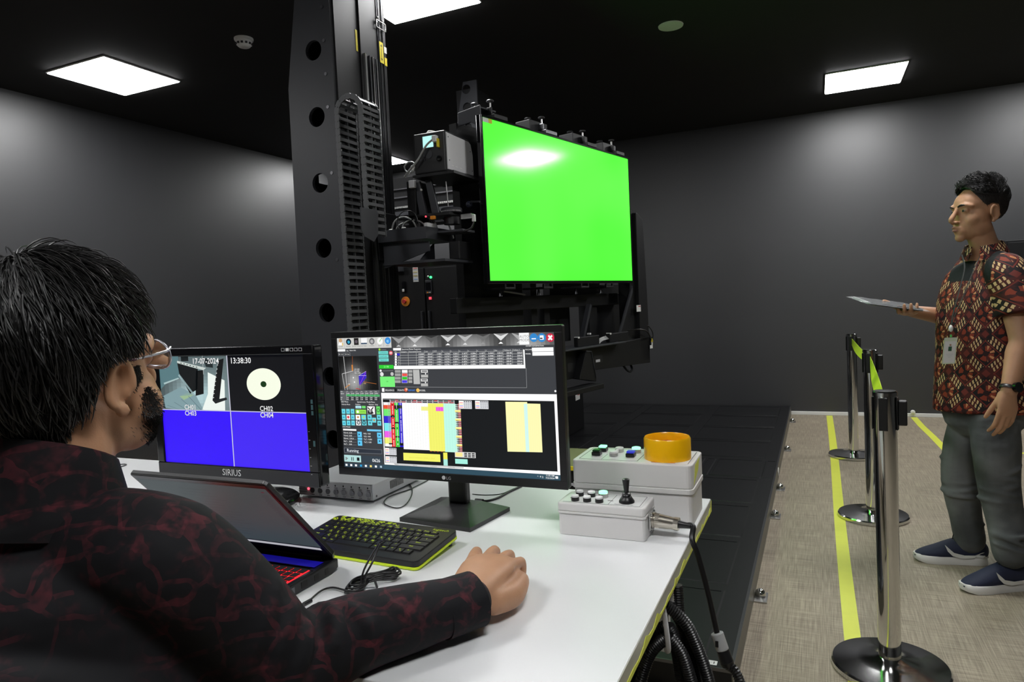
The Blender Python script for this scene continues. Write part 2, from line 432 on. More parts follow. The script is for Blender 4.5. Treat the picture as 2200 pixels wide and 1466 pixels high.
# ================================================================== gantry column (front)
def holed_plate(lx, rx, zs, y0, y1, hx, hr, n=24):
    """plate in XZ, cells between zs, one hole per cell (None = solid); lx/rx functions of z"""
    mb = MB()
    for i in range(len(zs)-1):
        z0, z1 = zs[i], zs[i+1]; zc = (z0+z1)/2; h = hx(zc)
        ring = []
        for k in range(n):
            a = 2*math.pi*(k+.5)/n; ca, sa = math.cos(a), math.sin(a)
            # intersection with trapezoid cell
            tz = ((z1-zc)/sa if sa > 0 else (z0-zc)/sa) if abs(sa) > 1e-6 else 1e9
            for _ in range(3): pass
            ex = rx(zc) if ca > 0 else lx(zc)
            tx = (ex-h)/ca if abs(ca) > 1e-6 else 1e9
            tt = min(tz, tx); px, pz = h+ca*tt, zc+sa*tt
            if tx <= tz: px = rx(pz) if ca > 0 else lx(pz)
            ring.append((px, pz))
        # snap nearest to corners
        for cx, cz in ((lx(z0), z0), (rx(z0), z0), (rx(z1), z1), (lx(z1), z1)):
            j = min(range(n), key=lambda q: (ring[q][0]-cx)**2+(ring[q][1]-cz)**2); ring[j] = (cx, cz)
        hole = [(h+hr*math.cos(2*math.pi*(k+.5)/n), zc+hr*math.sin(2*math.pi*(k+.5)/n)) for k in range(n)]
        v = [(x, y0, z) for x, z in ring]+[(x, y0, z) for x, z in hole]+[(x, y1, z) for x, z in ring]+[(x, y1, z) for x, z in hole]
        f = []
        for k in range(n):
            q = (k+1) % n
            f += [(k, q, n+q, n+k), (2*n+k, 3*n+k, 3*n+q, 2*n+q), (n+k, n+q, 3*n+q, 3*n+k)]
            a, b = ring[k], ring[q]
            if not (abs(a[1]-b[1]) < 1e-6 and (abs(a[1]-z0) < 1e-6 or abs(a[1]-z1) < 1e-6) and 0 < i < len(zs)-2): f.append((k, 2*n+k, 2*n+q, q))
        mb.add(v, f)
    return mb
gc = thing('gantry_column', 'tall charcoal steel machine column with a row of round holes', 'machine column', (-2.12, 2.8, .097))
z0h = .651; pitch = .3028
zs = [.0985]+[z0h-pitch/2+pitch*k for k in range(0, 9)]
zs[-1] = 2.93
def lxf(z): return -2.283+(z-.1)*.0125 if z < 2.32 else -2.2553+(z-2.32)*.172
def rxf(z): return -2.000+(z-.1)*.0035
holed_plate(lxf, rxf, zs, 2.6, 2.618, lambda z: -2.118+(z-.65)*.0125, .0455).build('front_plate', M_char, gc, world=True)
# the other column walls
MB().bb((-1.995, 2.6185, .0985), (-1.983, 2.80, 2.93)).build('side_plate', M_black, gc, world=True)
w = MB()
w.bb((-2.2, 2.619, .0985), (-2.19, 3.0, 1.885)).bb((-2.2, 2.619, 1.955), (-2.19, 3.0, 2.93)).bb((-2.2, 2.619, 1.885), (-2.19, 2.70, 1.955))
w.build('inner_web', M_black, gc, world=True)
MB().bb((-2.19, 3.0, .0985), (-1.995, 3.02, 2.93)).build('back_plate', M_black, gc, world=True)
MB().bb((-2.3, 2.58, .0985), (-1.96, 3.04, .125)).build('foot_flange', M_char, gc, world=True, bevel=.003)
# linear guide on the side face (x = -1.985)
rp = MB().bb((-1.995, 2.801, .13), (-1.975, 3.02, 2.93)).build('guide_cover', M_black, gc, world=True, bevel=.002)
for y, dx, m in ((2.822, .012, M_steel), (2.836, .007, M_steel), (2.862, .010, M_dsteel), (2.884, .012, M_steel), (2.903, .008, M_dsteel), (2.917, .011, M_steel)):
    MB().bb((-1.975, y-.003, .2), (-1.975+dx, y+.003, 2.50)).build('guide_rail', m, rp, world=True)
for y in (2.948, 2.962, 2.99): MB().bb((-1.975, y, .2), (-1.971, y+.002, 2.93)).build('seal_strip', M_dsteel, rp, world=True)
fr = MB()
Y0, Y1, Z0_, Z1_ = 2.935, 3.018, 2.664, 2.703
for a, b in (((Y0, Z0_), (Y1, Z0_+.003)), ((Y0, Z1_-.003), (Y1, Z1_)), ((Y0, Z0_), (Y0+.004, Z1_)), ((Y1-.004, Z0_), (Y1, Z1_))):
    fr.bb((-1.9705, a[0], a[1]), (-1.966, b[0], b[1]))
fr.build('plate_frame', M_steel, gc, world=True)
for y, z in ((2.952, 2.717), (2.995, 2.712), (2.945, 2.69), (3.012, 2.673)): MB().ball((-1.969, y, z), .004, 10).build('screw', M_steel, gc, world=True)
for (y0, y1, z0, z1, m) in ((2.954, 2.986, 2.497, 2.601, M_ylab), (2.994, 3.017, 2.556, 2.587, M_lab), (2.994, 3.016, 2.493, 2.533, M_ylab)):
    s_ = MB().bb((-1.9705, y0, z0), (-1.9690, y1, z1)).build('warning_label', m, gc, world=True)
    if z1 == 2.601:
        MB().bb((-1.969, 2.9685, z0+.02), (-1.9686, 2.9715, z1-.02)).prism([(2.963, z1-.022), (2.977, z1-.022), (2.970, z1-.01)], -1.969, -1.9686, 'yz').prism([(2.963, z0+.022), (2.970, z0+.01), (2.977, z0+.022)], -1.969, -1.9686, 'yz').build('arrow_print', M_ink, s_, world=True)
MB().bb((-1.9829, 2.775, 2.50), (-1.9815, 2.79, 2.60)).build('warning_label', M_ylab, gc, world=True)
for z in (2.2, 2.35, 2.5, 2.65, 1.9, 1.5): MB().cyl((-2.032, 2.5995, z), (-2.032, 2.597, z), .008, n=12).build('bolt', M_dsteel, gc, world=True)

# ================================================================== energy chain
ch = thing('cable_chain', 'black plastic cable chain looping over beside the tall holed column', 'cable chain', (-1.905, 2.65, .13))
M_chain = mat('chain_plastic', (.085, .088, .092), .45, var=.1)
def chain_link():
    mb = MB(); L, wy, tx = .0315, .128, .020
    for y in (-wy/2, wy/2):
        s = rrect(L*1.12, tx*1.25, .009, 3)
        mb.prism([(b, a) for a, b in s], y-.004, y+.004, 'xz')
        mb.cyl((0, y-.0055, L/2), (0, y+.0055, L/2), .0042, n=8)
    mb.box((0, 0, 0), (tx*.8, .006, L*1.02))
    mb.box((tx*.42, 0, 0), (.004, wy, .0145)); mb.box((-tx*.42, 0, 0), (.004, wy, .0145))
    for y in (-.042, -.02, .022, .044): mb.box((0, y, 0), (tx*.7, .002, .014))
    return mb.mesh('link')
cl = chain_link(); cl.materials.append(M_chain)
path = []
xa, xb, zt = -1.972, -1.842, 2.16
R_ = (xb-xa)/2; xc = (xa+xb)/2
z = .50
while z < zt: path.append((xa, z, 0)); z += .0315
n_arc = int(math.pi*R_/.0315)
for k in range(n_arc+1):
    a = math.pi-(k+.3)*math.pi/(n_arc+.6); path.append((xc+R_*math.cos(a), zt+R_*math.sin(a), math.pi/2-a if False else a-math.pi))
z = zt-.012
while z > 1.60: path.append((xb, z, math.pi)); z -= .0315
for x, z, a in path:
    o = link('link', cl, None, ch); o.matrix_parent_inverse = basis(ch).inverted()
    o.location = (x, 2.65, z); o.rotation_euler = (0, -a if abs(a) > .01 and abs(a-math.pi) > .01 else 0, 0)
MB().bb((-1.995+.012, 2.585, .13), (-1.986+.012, 2.72, 2.1)).build('guide_trough', M_black, ch, world=True)
MB().prism([(2.515, 1.61), (2.53, 1.585), (2.60, 1.565), (2.635, 1.60), (2.645, 1.70), (2.635, 1.712), (2.515, 1.712)], -1.826, -1.820, 'yz').build('end_bracket', M_char, ch, world=True, bevel=.001)

# ================================================================== carriage + tray + instrument
cg = thing('carriage', 'black carriage tray full of looped cables on the side of the holed column', 'machine carriage', (-1.82, 2.97, 1.585))
tr = MB(); x0, x1, y0, y1, z0, z1 = -1.955, -1.68, 2.825, 3.112, 1.586, 1.643
tr.bb((x0, y0, z0), (x1, y1, z0+.004)).bb((x0, y0, z0+.0041), (x1, y0+.003, z1)).bb((x0, y1-.003, z0+.0041), (x1, y1, z1)).bb((x1-.003, y0+.003, z0+.0041), (x1, y1-.003, z1)).bb((x0, y0+.003, z0+.0041), (x0+.003, y1-.003, z1))
tr.build('tray', M_char, cg, world=True)
MB().bb((-1.962, 2.83, 1.50), (-1.956, 3.0, 1.74)).build('slide_block', M_black, cg, world=True, bevel=.003)
MB().prism([(-1.95, 1.46), (-1.69, 1.53), (-1.69, 1.575), (-1.95, 1.585)], 2.86, 2.87, 'xz').build('gusset', M_char, cg, world=True)
MB().bb((-1.95, 2.85, 1.475), (-1.60, 3.14, 1.487)).build('lower_plate', M_char, cg, world=True)
MB().prism([(2.86, 1.49), (2.99, 1.49), (2.99, 1.575)], -1.745, -1.735, 'yz').build('gusset', M_char, cg, world=True)
MB().bb((-1.66, 3.0, 1.489), (-1.60, 3.12, 1.58)).build('motor', M_blk2, cg, world=True, bevel=.006)
M_cabg = mat('grey_cable', (.32, .33, .32), .4)
rnd = random.Random(3)
for k in range(9):
    cx = -1.93+.018*k; h = rnd.uniform(.03, .075); y = 2.86+rnd.uniform(0, .18)
    pts = [(cx-.02, y, 1.60), (cx, y+.01, 1.65+h*.6), (cx+.05, y+.02, 1.65+h), (cx+.10, y+.03, 1.65+h*.5), (cx+.12, y+.05, 1.60)]
    MB().tube(pts, .0035 if k % 2 else .0045, 6, res=5).build('cable', M_cabg if k % 2 == 0 else M_cable, cg, world=True, smooth=60)
MB().tube([(-1.845, 2.86, 1.62), (-1.86, 2.86, 1.69), (-1.83, 2.87, 1.73), (-1.78, 2.88, 1.725), (-1.757, 2.89, 1.67), (-1.757, 2.9, 1.62)], .0022, 6, res=5).build('cable', M_cable, cg, world=True, smooth=60)
MB().bb((-1.766, 2.885, 1.625), (-1.748, 2.905, 1.668)).build('plug', M_blk2, cg, world=True, bevel=.003)
MB().bb((-1.712, 2.86, 1.592), (-1.69, 2.94, 1.665)).build('connector_block', M_grey, cg, world=True, bevel=.004)
MB().ball((-1.81, 2.835, 1.647), (.012, .006, .005), 10).build('plug', M_lab, cg, world=True)
MB().ball((-1.885, 2.835, 1.643), (.012, .006, .005), 10).build('plug', M_lab, cg, world=True)
# tilt stage between tray and instrument
MB().bb((-1.90, 2.92, 1.70), (-1.60, 3.06, 1.715)).build('stage_plate', M_black, cg, world=True, bevel=.002)
MB().bb((-1.835, 2.92, 1.66), (-1.785, 3.08, 1.884)).build('stage_riser', M_black, cg, world=True, bevel=.004)
for s in (0, 1):
    MB().prism([(-1.775+.07*s, 1.715), (-1.735+.07*s, 1.715), (-1.765+.065*s, 1.88), (-1.80+.065*s, 1.88)], 2.93, 2.945, 'xz').build('strut', M_char, cg, world=True, bevel=.002)
MB().lathe([(.050, 0), (.052, .004), (.052, .02), (.048, .024)], c=(-1.628, 2.99, 1.716), n=36).build('rotary_dial', M_char, cg, world=True, smooth=40)
for k in range(28):
    a = math.radians(180+k*6.5)
    MB().box((.0522, 0, 0), (.001, .0015, .006), Matrix.Translation((-1.628, 2.99, 1.723)) @ Matrix.Rotation(a, 4, 'Z')).build('scale_mark', M_lab, cg, world=True)
MB().lathe([(.04, 0), (.04, .035), (.046, .04)], c=(-1.628, 2.99, 1.66), n=32).build('rotary_base', M_blk2, cg, world=True, smooth=40)
MB().bb((-1.70, 2.90, 1.683), (-1.675, 2.918, 1.70)).build('sensor', M_ora, cg, world=True, bevel=.003)
MB().ball((-1.725, 2.905, 1.70), .0045, 10).build('indicator', glow('red_led', (1, .05, .08), 2.5), cg, world=True)
MB().bb((-1.56, 2.95, 1.675), (-1.50, 2.985, 1.70)).build('connector', M_steel, cg, world=True, bevel=.004)
MB().bb((-1.505, 2.96, 1.66), (-1.488, 2.975, 1.695)).build('connector', M_lab, cg, world=True, bevel=.003)
MB().tube([(-1.495, 2.97, 1.67), (-1.51, 2.96, 1.63), (-1.56, 2.95, 1.615), (-1.60, 2.96, 1.62)], .005, 8, res=5).build('cable', M_cable, cg, world=True, smooth=60)
MB().bb((-1.72, 2.93, 1.617), (-1.54, 3.06, 1.628)).build('side_arm', M_char, cg, world=True, bevel=.002)
MB().cyl((-1.612, 2.93, 1.74), (-1.618, 2.93, 1.86), .003, n=8).build('rod', M_steel, cg, world=True)
MB().tube([(-1.575, 3.09, 1.765), (-1.555, 3.06, 1.772), (-1.50, 3.05, 1.765)], .005, 8).build('lever', M_dsteel, cg, world=True)
MB().ball((-1.58, 3.09, 1.765), .017, 14).build('knob', mat('blue_black_plastic', (.015, .018, .035), .3), cg, world=True)
for z in (1.87, 1.81): MB().ball((-1.80+(.004 if z > 1.85 else 0), 2.928, z), .005, 10).build('screw', M_steel, cg, world=True)
MB().ball((-1.755, 2.928, 1.835), .0065, 10).build('pin', M_lab, cg, world=True)
# instrument
ins = thing('light_meter', 'boxy display measuring instrument with a grey side panel and small lit screen', 'measuring instrument', (-1.67, 3.02, 1.885))
ix0, ix1, iy0, iy1, iz0, iz1 = -1.763, -1.583, 2.886, 3.165, 1.90, 2.094
MB().prism([(iy0, iz0), (iy1, iz0+.012), (iy1, iz0+.125), (iy1-.018, iz1-.012), (iy1-.04, iz1), (iy0, iz1)], ix0, ix1-.004, 'yz').build('housing', M_blk2, ins, world=True, bevel=.008, seg=3)
sp = MB().prism([(iy0+.01, iz0+.01), (iy1-.002, iz0+.018), (iy1-.002, iz0+.12), (iy1-.02, iz1-.022), (iy1-.042, iz1-.012), (iy0+.01, iz1-.01)], ix1-.005, ix1, 'yz').build('side_panel', M_grey, ins, world=True, bevel=.002)
for y, z in ((iy0+.025, iz1-.03), (iy0+.027, iz0+.055), (iy1-.03, iz1-.06), (iy1-.016, iz0+.04)): MB().cyl((ix1, y, z), (ix1+.001, y, z), .003, n=8).build('screw', M_ink, sp, world=True)
for y in (iy0+.045, iy0+.085, iy0+.13): MB().bb((ix1, y, iz0+.032), (ix1+.0005, y+.022, iz0+.036)).build('print', M_lab, sp, world=True)
MB().bb((ix0+.055, iy0-.0012, iz1-.072), (ix0+.112, iy0-.0002, iz1-.018)).build('display', glow('lcd_glow', lin((190, 250, 245)), .95), ins, world=True)
for k in range(6):
    MB().cyl((ix0+.04+.02*(k % 2), iy0, iz1-.09-.018*(k//2)), (ix0+.04+.02*(k % 2), iy0-.002, iz1-.09-.018*(k//2)), .006, n=12).build('button', M_char, ins, world=True)
MB().lathe([(.020, 0), (.020, .002), (.017, .0025)], c=(ix0+.085, iy0-.0026, iz1-.105), n=24, axis='y').build('dial_pad', M_char, ins, world=True)
MB().ball((ix0+.142, iy0-.006, iz0+.062), .014, 14).build('eyepiece', M_gloss, ins, world=True)
MB().bb((ix0+.118, iy0-.026, iz1-.055), (ix0+.142, iy0, iz1-.025)).build('connector', M_lab, ins, world=True, bevel=.003)
MB().bb((ix0+.140, iy0-.02, iz1-.08), (ix0+.147, iy0, iz1-.04)).build('connector_clip', M_ylab, ins, world=True)
MB().tube([(ix0+.118, iy0-.02, iz1-.045), (ix0+.085, iy0-.025, iz1-.07), (ix0+.04, iy0-.03, iz1-.13), (ix0-.02, iy0-.02, iz0+.02), (ix0-.055, iy0, iz0), (ix0-.06, iy0+.02, iz0+.012), (ix0-.02, iy0+.02, iz0+.035)], [.005, .005, .006, .006, .006], 8, res=6).build('cable', M_cabg, ins, world=True, smooth=60)
cab2 = [(ix0-.03+.032*math.cos(a), iy0+.01, iz0+.045+.025*math.sin(a)) for a in np.linspace(0, 6.0, 14)]
MB().tube(cab2, .0035, 6, res=2).build('cable', M_cabg, ins, world=True, smooth=60)
MB().ball((ix0-.012, iy0+.005, iz0+.038), (.012, .012, .014), 12).build('connector', M_lab, ins, world=True)
MB().bb((ix0-.045, iy0+.01, iz0-.055), (ix0-.012, iy0+.03, iz0-.018)).build('fan_plate', M_grey, ins, world=True, bevel=.003)
MB().bb((ix0-.01, iy0-.005, iz0-.014), (-1.545, 3.19, iz0-.001)).build('mount_shelf', M_black, ins, world=True)
MB().bb((ix1, iy0-.005, iz0-.012), (ix1+.003, 3.25, iz0-.003)).build('shelf_lip', M_grey, ins, world=True)
MB().tube([(ix0+.05, iy0+.06, iz1), (ix0+.052, iy0+.07, iz1+.022), (ix0+.075, iy0+.14, iz1+.022), (ix0+.076, iy0+.15, iz1)], .006, 8, res=4).build('handle', M_lab, ins, world=True, smooth=60)

# ================================================================== rail beam behind
rb = thing('linear_axis', 'black horizontal linear axis beam with toothed rails behind the instrument', 'machine axis', (-2.5, 4.3, 1.9))
MB().bb((-3.3, 4.24, 1.86), (-1.9, 4.40, 2.20)).build('beam', M_black, rb, world=True)
for z, h in ((2.115, .008), (2.055, .010), (1.982, .014)):
    r_ = MB().bb((-3.3, 4.225, z), (-1.9, 4.24, z+h)).build('rail', M_steel if h > .012 else M_dsteel, rb, world=True)
tooth = MB().box((0, 0, 0), (.008, .006, .010)).mesh('rack_tooth'); tooth.materials.append(M_steel)
for k in range(60):
    o = link('rack_tooth', tooth, None, rb); o.matrix_parent_inverse = basis(rb).inverted(); o.location = (-3.0+.0155*k, 4.222, 1.989)
MB().bb((-3.3, 4.22, 1.93), (-1.9, 4.24, 1.96)).build('cover_strip', M_char, rb, world=True)
for x in (-3.2, -2.0): MB().bb((x-.04, 4.401, .0985), (x+.04, 4.50, 2.2)).build('post', M_black, rb, world=True)

# ================================================================== electrical cabinet
ec = thing('electrical_cabinet', 'black electrical cabinet with a yellow emergency stop and small control panel', 'cabinet', (-2.17, 3.8, .0985))
MB().bb((-2.47, 3.615, .0985), (-1.87, 4.05, 1.52)).build('body', M_black, ec, world=True, bevel=.004)
for a, b in ((-2.46, -2.175), (-2.165, -1.88)):
    d_ = MB().bb((a, 3.601, .13), (b, 3.6145, 1.50)).build('door', M_black, ec, world=True, bevel=.002)
    hx = b-.022 if a < -2.3 else a+.02
    MB().bb((hx-.006, 3.585, 1.13), (hx+.006, 3.601, 1.24)).build('handle', M_char, d_, world=True, bevel=.002)
p = on_y(872, 648, 3.6)
MB().lathe([(.030, 0), (.030, .004), (.020, .006)], c=(p.x, 3.594, p.z), n=28, axis='y').build('stop_plate', M_ora, ec, world=True)
MB().lathe([(.012, 0), (.014, .01), (.010, .018), (.003, .02)], c=(p.x, 3.574, p.z), n=20, axis='y').build('stop_button', M_red, ec, world=True, smooth=50)
p = on_y(869, 617, 3.6)
MB().bb((p.x-.012, 3.585, p.z-.035), (p.x+.012, 3.60, p.z+.035)).build('lock_plate', M_gloss, ec, world=True, bevel=.004)
MB().bb((p.x-.004, 3.575, p.z-.03), (p.x+.008, 3.585, p.z-.012)).build('lock_lever', M_lab, ec, world=True, bevel=.003)
p = on_y(893, 590, 3.6)
s_ = MB().bb((p.x-.018, 3.598, p.z-.045), (p.x+.018, 3.6005, p.z+.045)).build('notice', M_lab, ec, world=True)
for k, c in enumerate(((.75, .2, .2), (.7, .6, .2), (.6, .5, .15), (.25, .4, .75))):
    MB().bb((p.x-.014, 3.5972, p.z+.034-.022*k), (p.x+.014, 3.598, p.z+.039-.022*k)).build('print', mat('print_%d' % k, c, .6, var=0), s_, world=True)
p = on_y(922, 617, 3.6)
s_ = MB().bb((p.x-.022, 3.590, p.z-.042), (p.x+.022, 3.6005, p.z+.042)).build('panel_meter', M_char, ec, world=True, bevel=.002)
MB().bb((p.x-.018, 3.589, p.z-.02), (p.x+.018, 3.5901, p.z+.028)).build('meter_window', M_gloss, s_, world=True)
MB().bb((p.x-.012, 3.589, p.z-.036), (p.x-.003, 3.5901, p.z-.028)).build('meter_logo', M_ora, s_, world=True)
MB().bb((p.x+.0, 3.589, p.z-.035), (p.x+.016, 3.5901, p.z-.030)).build('meter_print', M_lab, s_, world=True)
p = on_y(926, 596, 3.6); MB().ball((p.x, 3.597, p.z), .008, 12).build('indicator', glow('green_led', (.05, 1, .25), 2.2), ec, world=True)
MB().ball((p.x-.018, 3.596, p.z+.006), .006, 10).build('toggle', M_lab, ec, world=True)
p = on_y(925, 641, 3.6); MB().bb((p.x-.007, 3.592, p.z-.008), (p.x+.007, 3.6005, p.z+.008)).build('indicator', glow('red_lamp', (1, .08, .12), 1.0), ec, world=True)
p = on_y(846, 580, 3.6); MB().bb((p.x-.10, 3.55, p.z-.018), (p.x+.075, 3.6, p.z+.018)).build('bracket', M_char, ec, world=True, bevel=.003)

# ================================================================== rear column
g2 = thing('rear_column', 'distant charcoal machine column with small round holes behind the instrument', 'machine column', (-2.3, 4.6, .0985))
holed_plate(lambda z: -2.435+(z-.1)*.006 if z < 2.5 else -2.4206+(z-2.5)*.22, lambda z: -2.215+(z-.1)*-.003, [.0985+.1495*k for k in range(19)]+[2.90], 4.56, 4.575, lambda z: -2.32+(z-.1)*.004, .034).build('front_plate', M_char, g2, world=True)
MB().bb((-2.40, 4.5751, .0985), (-2.24, 4.80, 2.85)).build('core', M_black, g2, world=True)
# ================================================================== television + stand (rotated frame)
TA = math.radians(13.75)
TD = Vector((math.sin(TA), math.cos(TA), 0)); TN = Vector((math.cos(TA), -math.sin(TA), 0))
TP = Vector((-1.4925, 3.1045, 0))
TRZ = math.pi/2-TA     # local x -> TD ; local y -> -TN ... (x along TD, y = -TN)
tv = thing('television', 'large flat television showing a plain bright green picture', 'television', TP, TRZ)
# local: x along screen, y = away from viewer side (-TN), z up
SW, SZ0, SZ1 = 1.512, 1.378, 2.188
MB().bb((-.013, .002, SZ0-.016), (SW+.010, .03, SZ1+.013)).build('housing', M_gloss, tv, bevel=.003)
MB().bb((.12, .0301, SZ0+.05), (SW-.12, .065, SZ1-.25)).build('back_cover', M_blk2, tv, bevel=.01)
M_tv = mat('green_panel', (.01, .03, .01), .11, var=0, spec=.6)
nt = M_tv.node_tree; b = nt.nodes['Principled BSDF']
vv, (x_, y_, z_) = coords(nt)
f_ = noise(nt, vv, 1.3, 1)
nt.links.new(mixc(nt, f_.ss(.3, .7), (.062, 1.0, .030), (.098, 1.0, .054)), b.inputs['Emission Color']); b.inputs['Emission Strength'].default_value = 1.45
scr = MB().bb((0, 0, SZ0), (SW, .0021, SZ1)).build('screen', M_tv, tv)
MB().bb((-.010, -.004, SZ0-.014), (SW+.007, .0019, SZ0-.001)).build('bezel', M_gloss, tv, bevel=.001)
MB().bb((-.010, -.004, SZ1+.001), (SW+.007, .0019, SZ1+.011)).build('bezel', M_gloss, tv, bevel=.001)
MB().bb((-.010, -.004, SZ0-.0009), (-.001, .0019, SZ1+.0009)).build('bezel', M_gloss, tv, bevel=.001)
MB().bb((SW+.001, -.004, SZ0-.0009), (SW+.007, .0019, SZ1+.0009)).build('bezel', M_gloss, tv, bevel=.001)
MB().bb((.002, -.002, SZ1-.022), (.048, -.0001, SZ1)).build('sticker', M_lab, tv)
MB().bb((.049, -.002, SZ1-.022), (.076, -.0001, SZ1)).build('sticker', M_ylab, tv)
# stand
sd = thing('screen_stand', 'heavy black rotating stand clamping the green television with thumb screws', 'display stand', TP+TD*.9-TN*.3+Vector((0, 0, .0985)), TRZ)
sd.location = TP; WM[sd.name] = basis(tv).copy()
def knob(x, y, z, h, par):
    MB().cyl((x, y, z), (x, y, z+h), .005, n=10).build('screw_shaft', M_steel, par)
    MB().lathe([(.006, 0), (.018, .004), (.020, .010), (.016, .014), (.003, .015)], c=(x, y, z+h), n=20).build('thumb_screw', M_dsteel, par, smooth=40)
BR0 = [(.034, 2.150), (.034, 2.262), (.10, 2.258), (.188, 2.252), (.188, 2.182), (.10, 2.186)]
for i, u in enumerate((.10, .56, 1.0, 1.36)):
    k = MB()
    if i == 0:
        k.prism(BR0, .030, .038, 'yz'); k.bb((.0381, .036, 2.245), (.16, .12, 2.256))
    else: k.bb((u-.085, .05, 2.05), (u+.085, .15, 2.275))
    o = k.build('clamp_block', M_char if i == 0 else M_black, sd, bevel=.003)
    c2 = MB().bb((u+.0, .0, 2.2021), (u+.11, .08, 2.225)).bb((u+.0, .02, 2.226), (u+.012, .08, 2.262)).build('clamp_jaw', M_dsteel if i == 1 else M_black, sd, bevel=.003)
    knob(u-.02, .11, 2.265 if i else 2.255, .025, sd); knob(u+.045, .06, 2.226, .072, sd)
bk = MB()
MB().bb((-.10, .14, 1.22), (1.62, .19, 1.30)).build('cross_beam', M_black, sd, bevel=.004)
MB().bb((.02, .19, 1.0), (.52, .24, 2.20)).build('back_panel', M_black, sd)
MB().bb((.60, .19, 1.0), (.66, .26, 2.15)).build('upright', M_black, sd)
MB().prism([(.72, .99), (.80, .99), (.78, 1.30), (.74, 1.30)], .19, .25, 'xz').build('upright', M_black, sd)
MB().bb((.80, .19, 1.30), (1.40, .24, 2.15)).build('back_panel', M_black, sd)
MB().bb((.82, .26, 1.0), (1.12, .28, 1.28)).build('web_plate', M_black, sd)
MB().bb((1.20, .16, .97), (1.30, .24, 1.30)).build('upright', M_black, sd)
MB().prism([(1.02, 1.03), (1.045, 1.03), (1.14, 1.225), (1.12, 1.235)], .10, .13, 'xz').build('brace', M_char, sd)
MB().bb((1.30, .20, .97), (1.72, .22, 1.36)).build('web_plate', M_black, sd)
for u in (.12, .47, .86, 1.16):
    MB().bb((u, .0, SZ0-.045), (u+.09, .15, SZ0-.034)).bb((u, 0, SZ0-.034), (u+.012, .012, SZ0-.018)).bb((u+.078, 0, SZ0-.034), (u+.09, .012, SZ0-.018)).build('lower_hook', M_black, sd, bevel=.002)
    MB().cyl((u+.045, .07, 1.30), (u+.045, .07, SZ0-.045), .012, .005, n=12).build('hook_screw', M_dsteel, sd)
MB().tube([(.14, .03, 1.325), (.38, .07, 1.305)], .006, 6).build('brace_rod', M_dsteel, sd)
MB().bb((1.53, .03, .92), (1.60, .12, 1.86)).build('side_post', M_black, sd, bevel=.004)
pp = MB().prism([(1.60, .82), (1.735, .82), (1.725, 1.3), (1.70, 1.80), (1.62, 1.84), (1.60, 1.84)], .0, .05, 'xz').build('end_plate', M_black, sd, bevel=.004)
MB().bb((1.555, -.0025, 1.165), (1.615, -.0004, 1.21)).build('warning_label', M_lab, pp)
MB().bb((1.58, -.0032, 1.198), (1.61, -.0026, 1.204)).build('print', M_red, pp)
MB().bb((1.545, .0295, 1.64), (1.565, .0301, 1.66)).build('warning_label', M_ylab, pp)
MB().bb((1.547, .0295, 1.615), (1.563, .0301, 1.638)).build('warning_label', M_lab, pp)
MB().prism([(1.29, .96), (1.315, .96), (1.55, 1.30), (1.55, 1.345)], .02, .03, 'xz').build('gusset', M_char, sd)
MB().prism([(1.33, .955), (1.56, .955), (1.56, 1.28)], .031, .05, 'xz').build('gusset', M_black, sd)
# beam with slots
bm_ = MB().prism([(-.2, .86), (.5, .80), (.98, .80), (.98, .825), (1.735, .80), (1.735, .985), (1.3, .972), (-.2, .972)], .0, .14, 'xz').build('base_beam', M_black, sd, bevel=.004)
MB().bb((-.2, -.06, .973), (1.28, .145, .982)).build('beam_top', M_char, sd, bevel=.002)
for u, w_, z in ((.70, .06, .87), (.88, .05, .875), (1.02, .11, .89)):
    MB().prism(rrect(w_, .05, .008, 3, u, z), -.0015, .0, 'xz').build('slot', M_ink, bm_)
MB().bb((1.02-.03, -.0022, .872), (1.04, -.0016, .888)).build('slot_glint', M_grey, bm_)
MB().prism([(.72, .80), (.905, .765), (.905, .79), (.85, .955), (.80, .955)], -.05, -.001, 'xz').build('outrigger', M_black, sd, bevel=.003)
MB().tube([(.905, -.051, .785), (.86, -.051, .95), (.80, -.051, .957)], .004, 6).build('edge_bead', M_char, sd)
MB().bb((.0, -.10, .725), (.91, .0, .755)).build('lower_flange', M_black, sd, bevel=.003)
for u in (.78, 1.16):
    MB().bb((u, -.01, .983), (u+.25, .02, 1.04)).build('cable_guard', M_black, sd, bevel=.004)
    MB().bb((u+.003, -.012, 1.034), (u+.018, .018, 1.044)).build('clip', M_lab, sd)
MB().bb((.985, .03, 1.045), (1.0, .05, 1.055)).build('clip', M_lab, sd)
for k in range(5): MB().tube([(1.04, .0+.006*k, .985), (1.08, .005*k, 1.0+.003*k), (1.16, .005*k, 1.008+.004*k)], .003, 6, res=3).build('cable', M_cabg, sd)
MB().tube([(1.66, .02, 1.06), (1.72, .0, 1.06), (1.77, -.01, 1.0), (1.74, -.01, .93)], .004, 6, res=5).build('cable', M_cable, sd)
MB().tube([(1.45, .05, 1.04), (1.55, -.02, 1.045), (1.65, -.03, 1.02), (1.72, -.02, .96)], .005, 6, res=5).build('cable', M_cable, sd)
MB().tube([(1.40, .05, .83), (1.44, .02, .77), (1.50, .02, .775), (1.52, .05, .82)], .008, 6, res=4).build('cable', M_cable, sd)
MB().bb((1.736, -.01, .90), (1.765, .06, .98)).build('end_block', M_black, sd, bevel=.003)
MB().bb((1.738, -.0125, .945), (1.763, -.0101, .968)).build('tag', M_ylab, sd)
MB().bb((1.738, -.0125, .925), (1.758, -.0101, .944)).build('tag', M_lab, sd)
MB().bb((1.715, -.0125, .90), (1.755, -.0101, .923)).build('tag', M_lab, sd)
MB().bb((.05, .0, .0985), (.42, .30, .80)).build('pedestal', M_black, sd, bevel=.006)
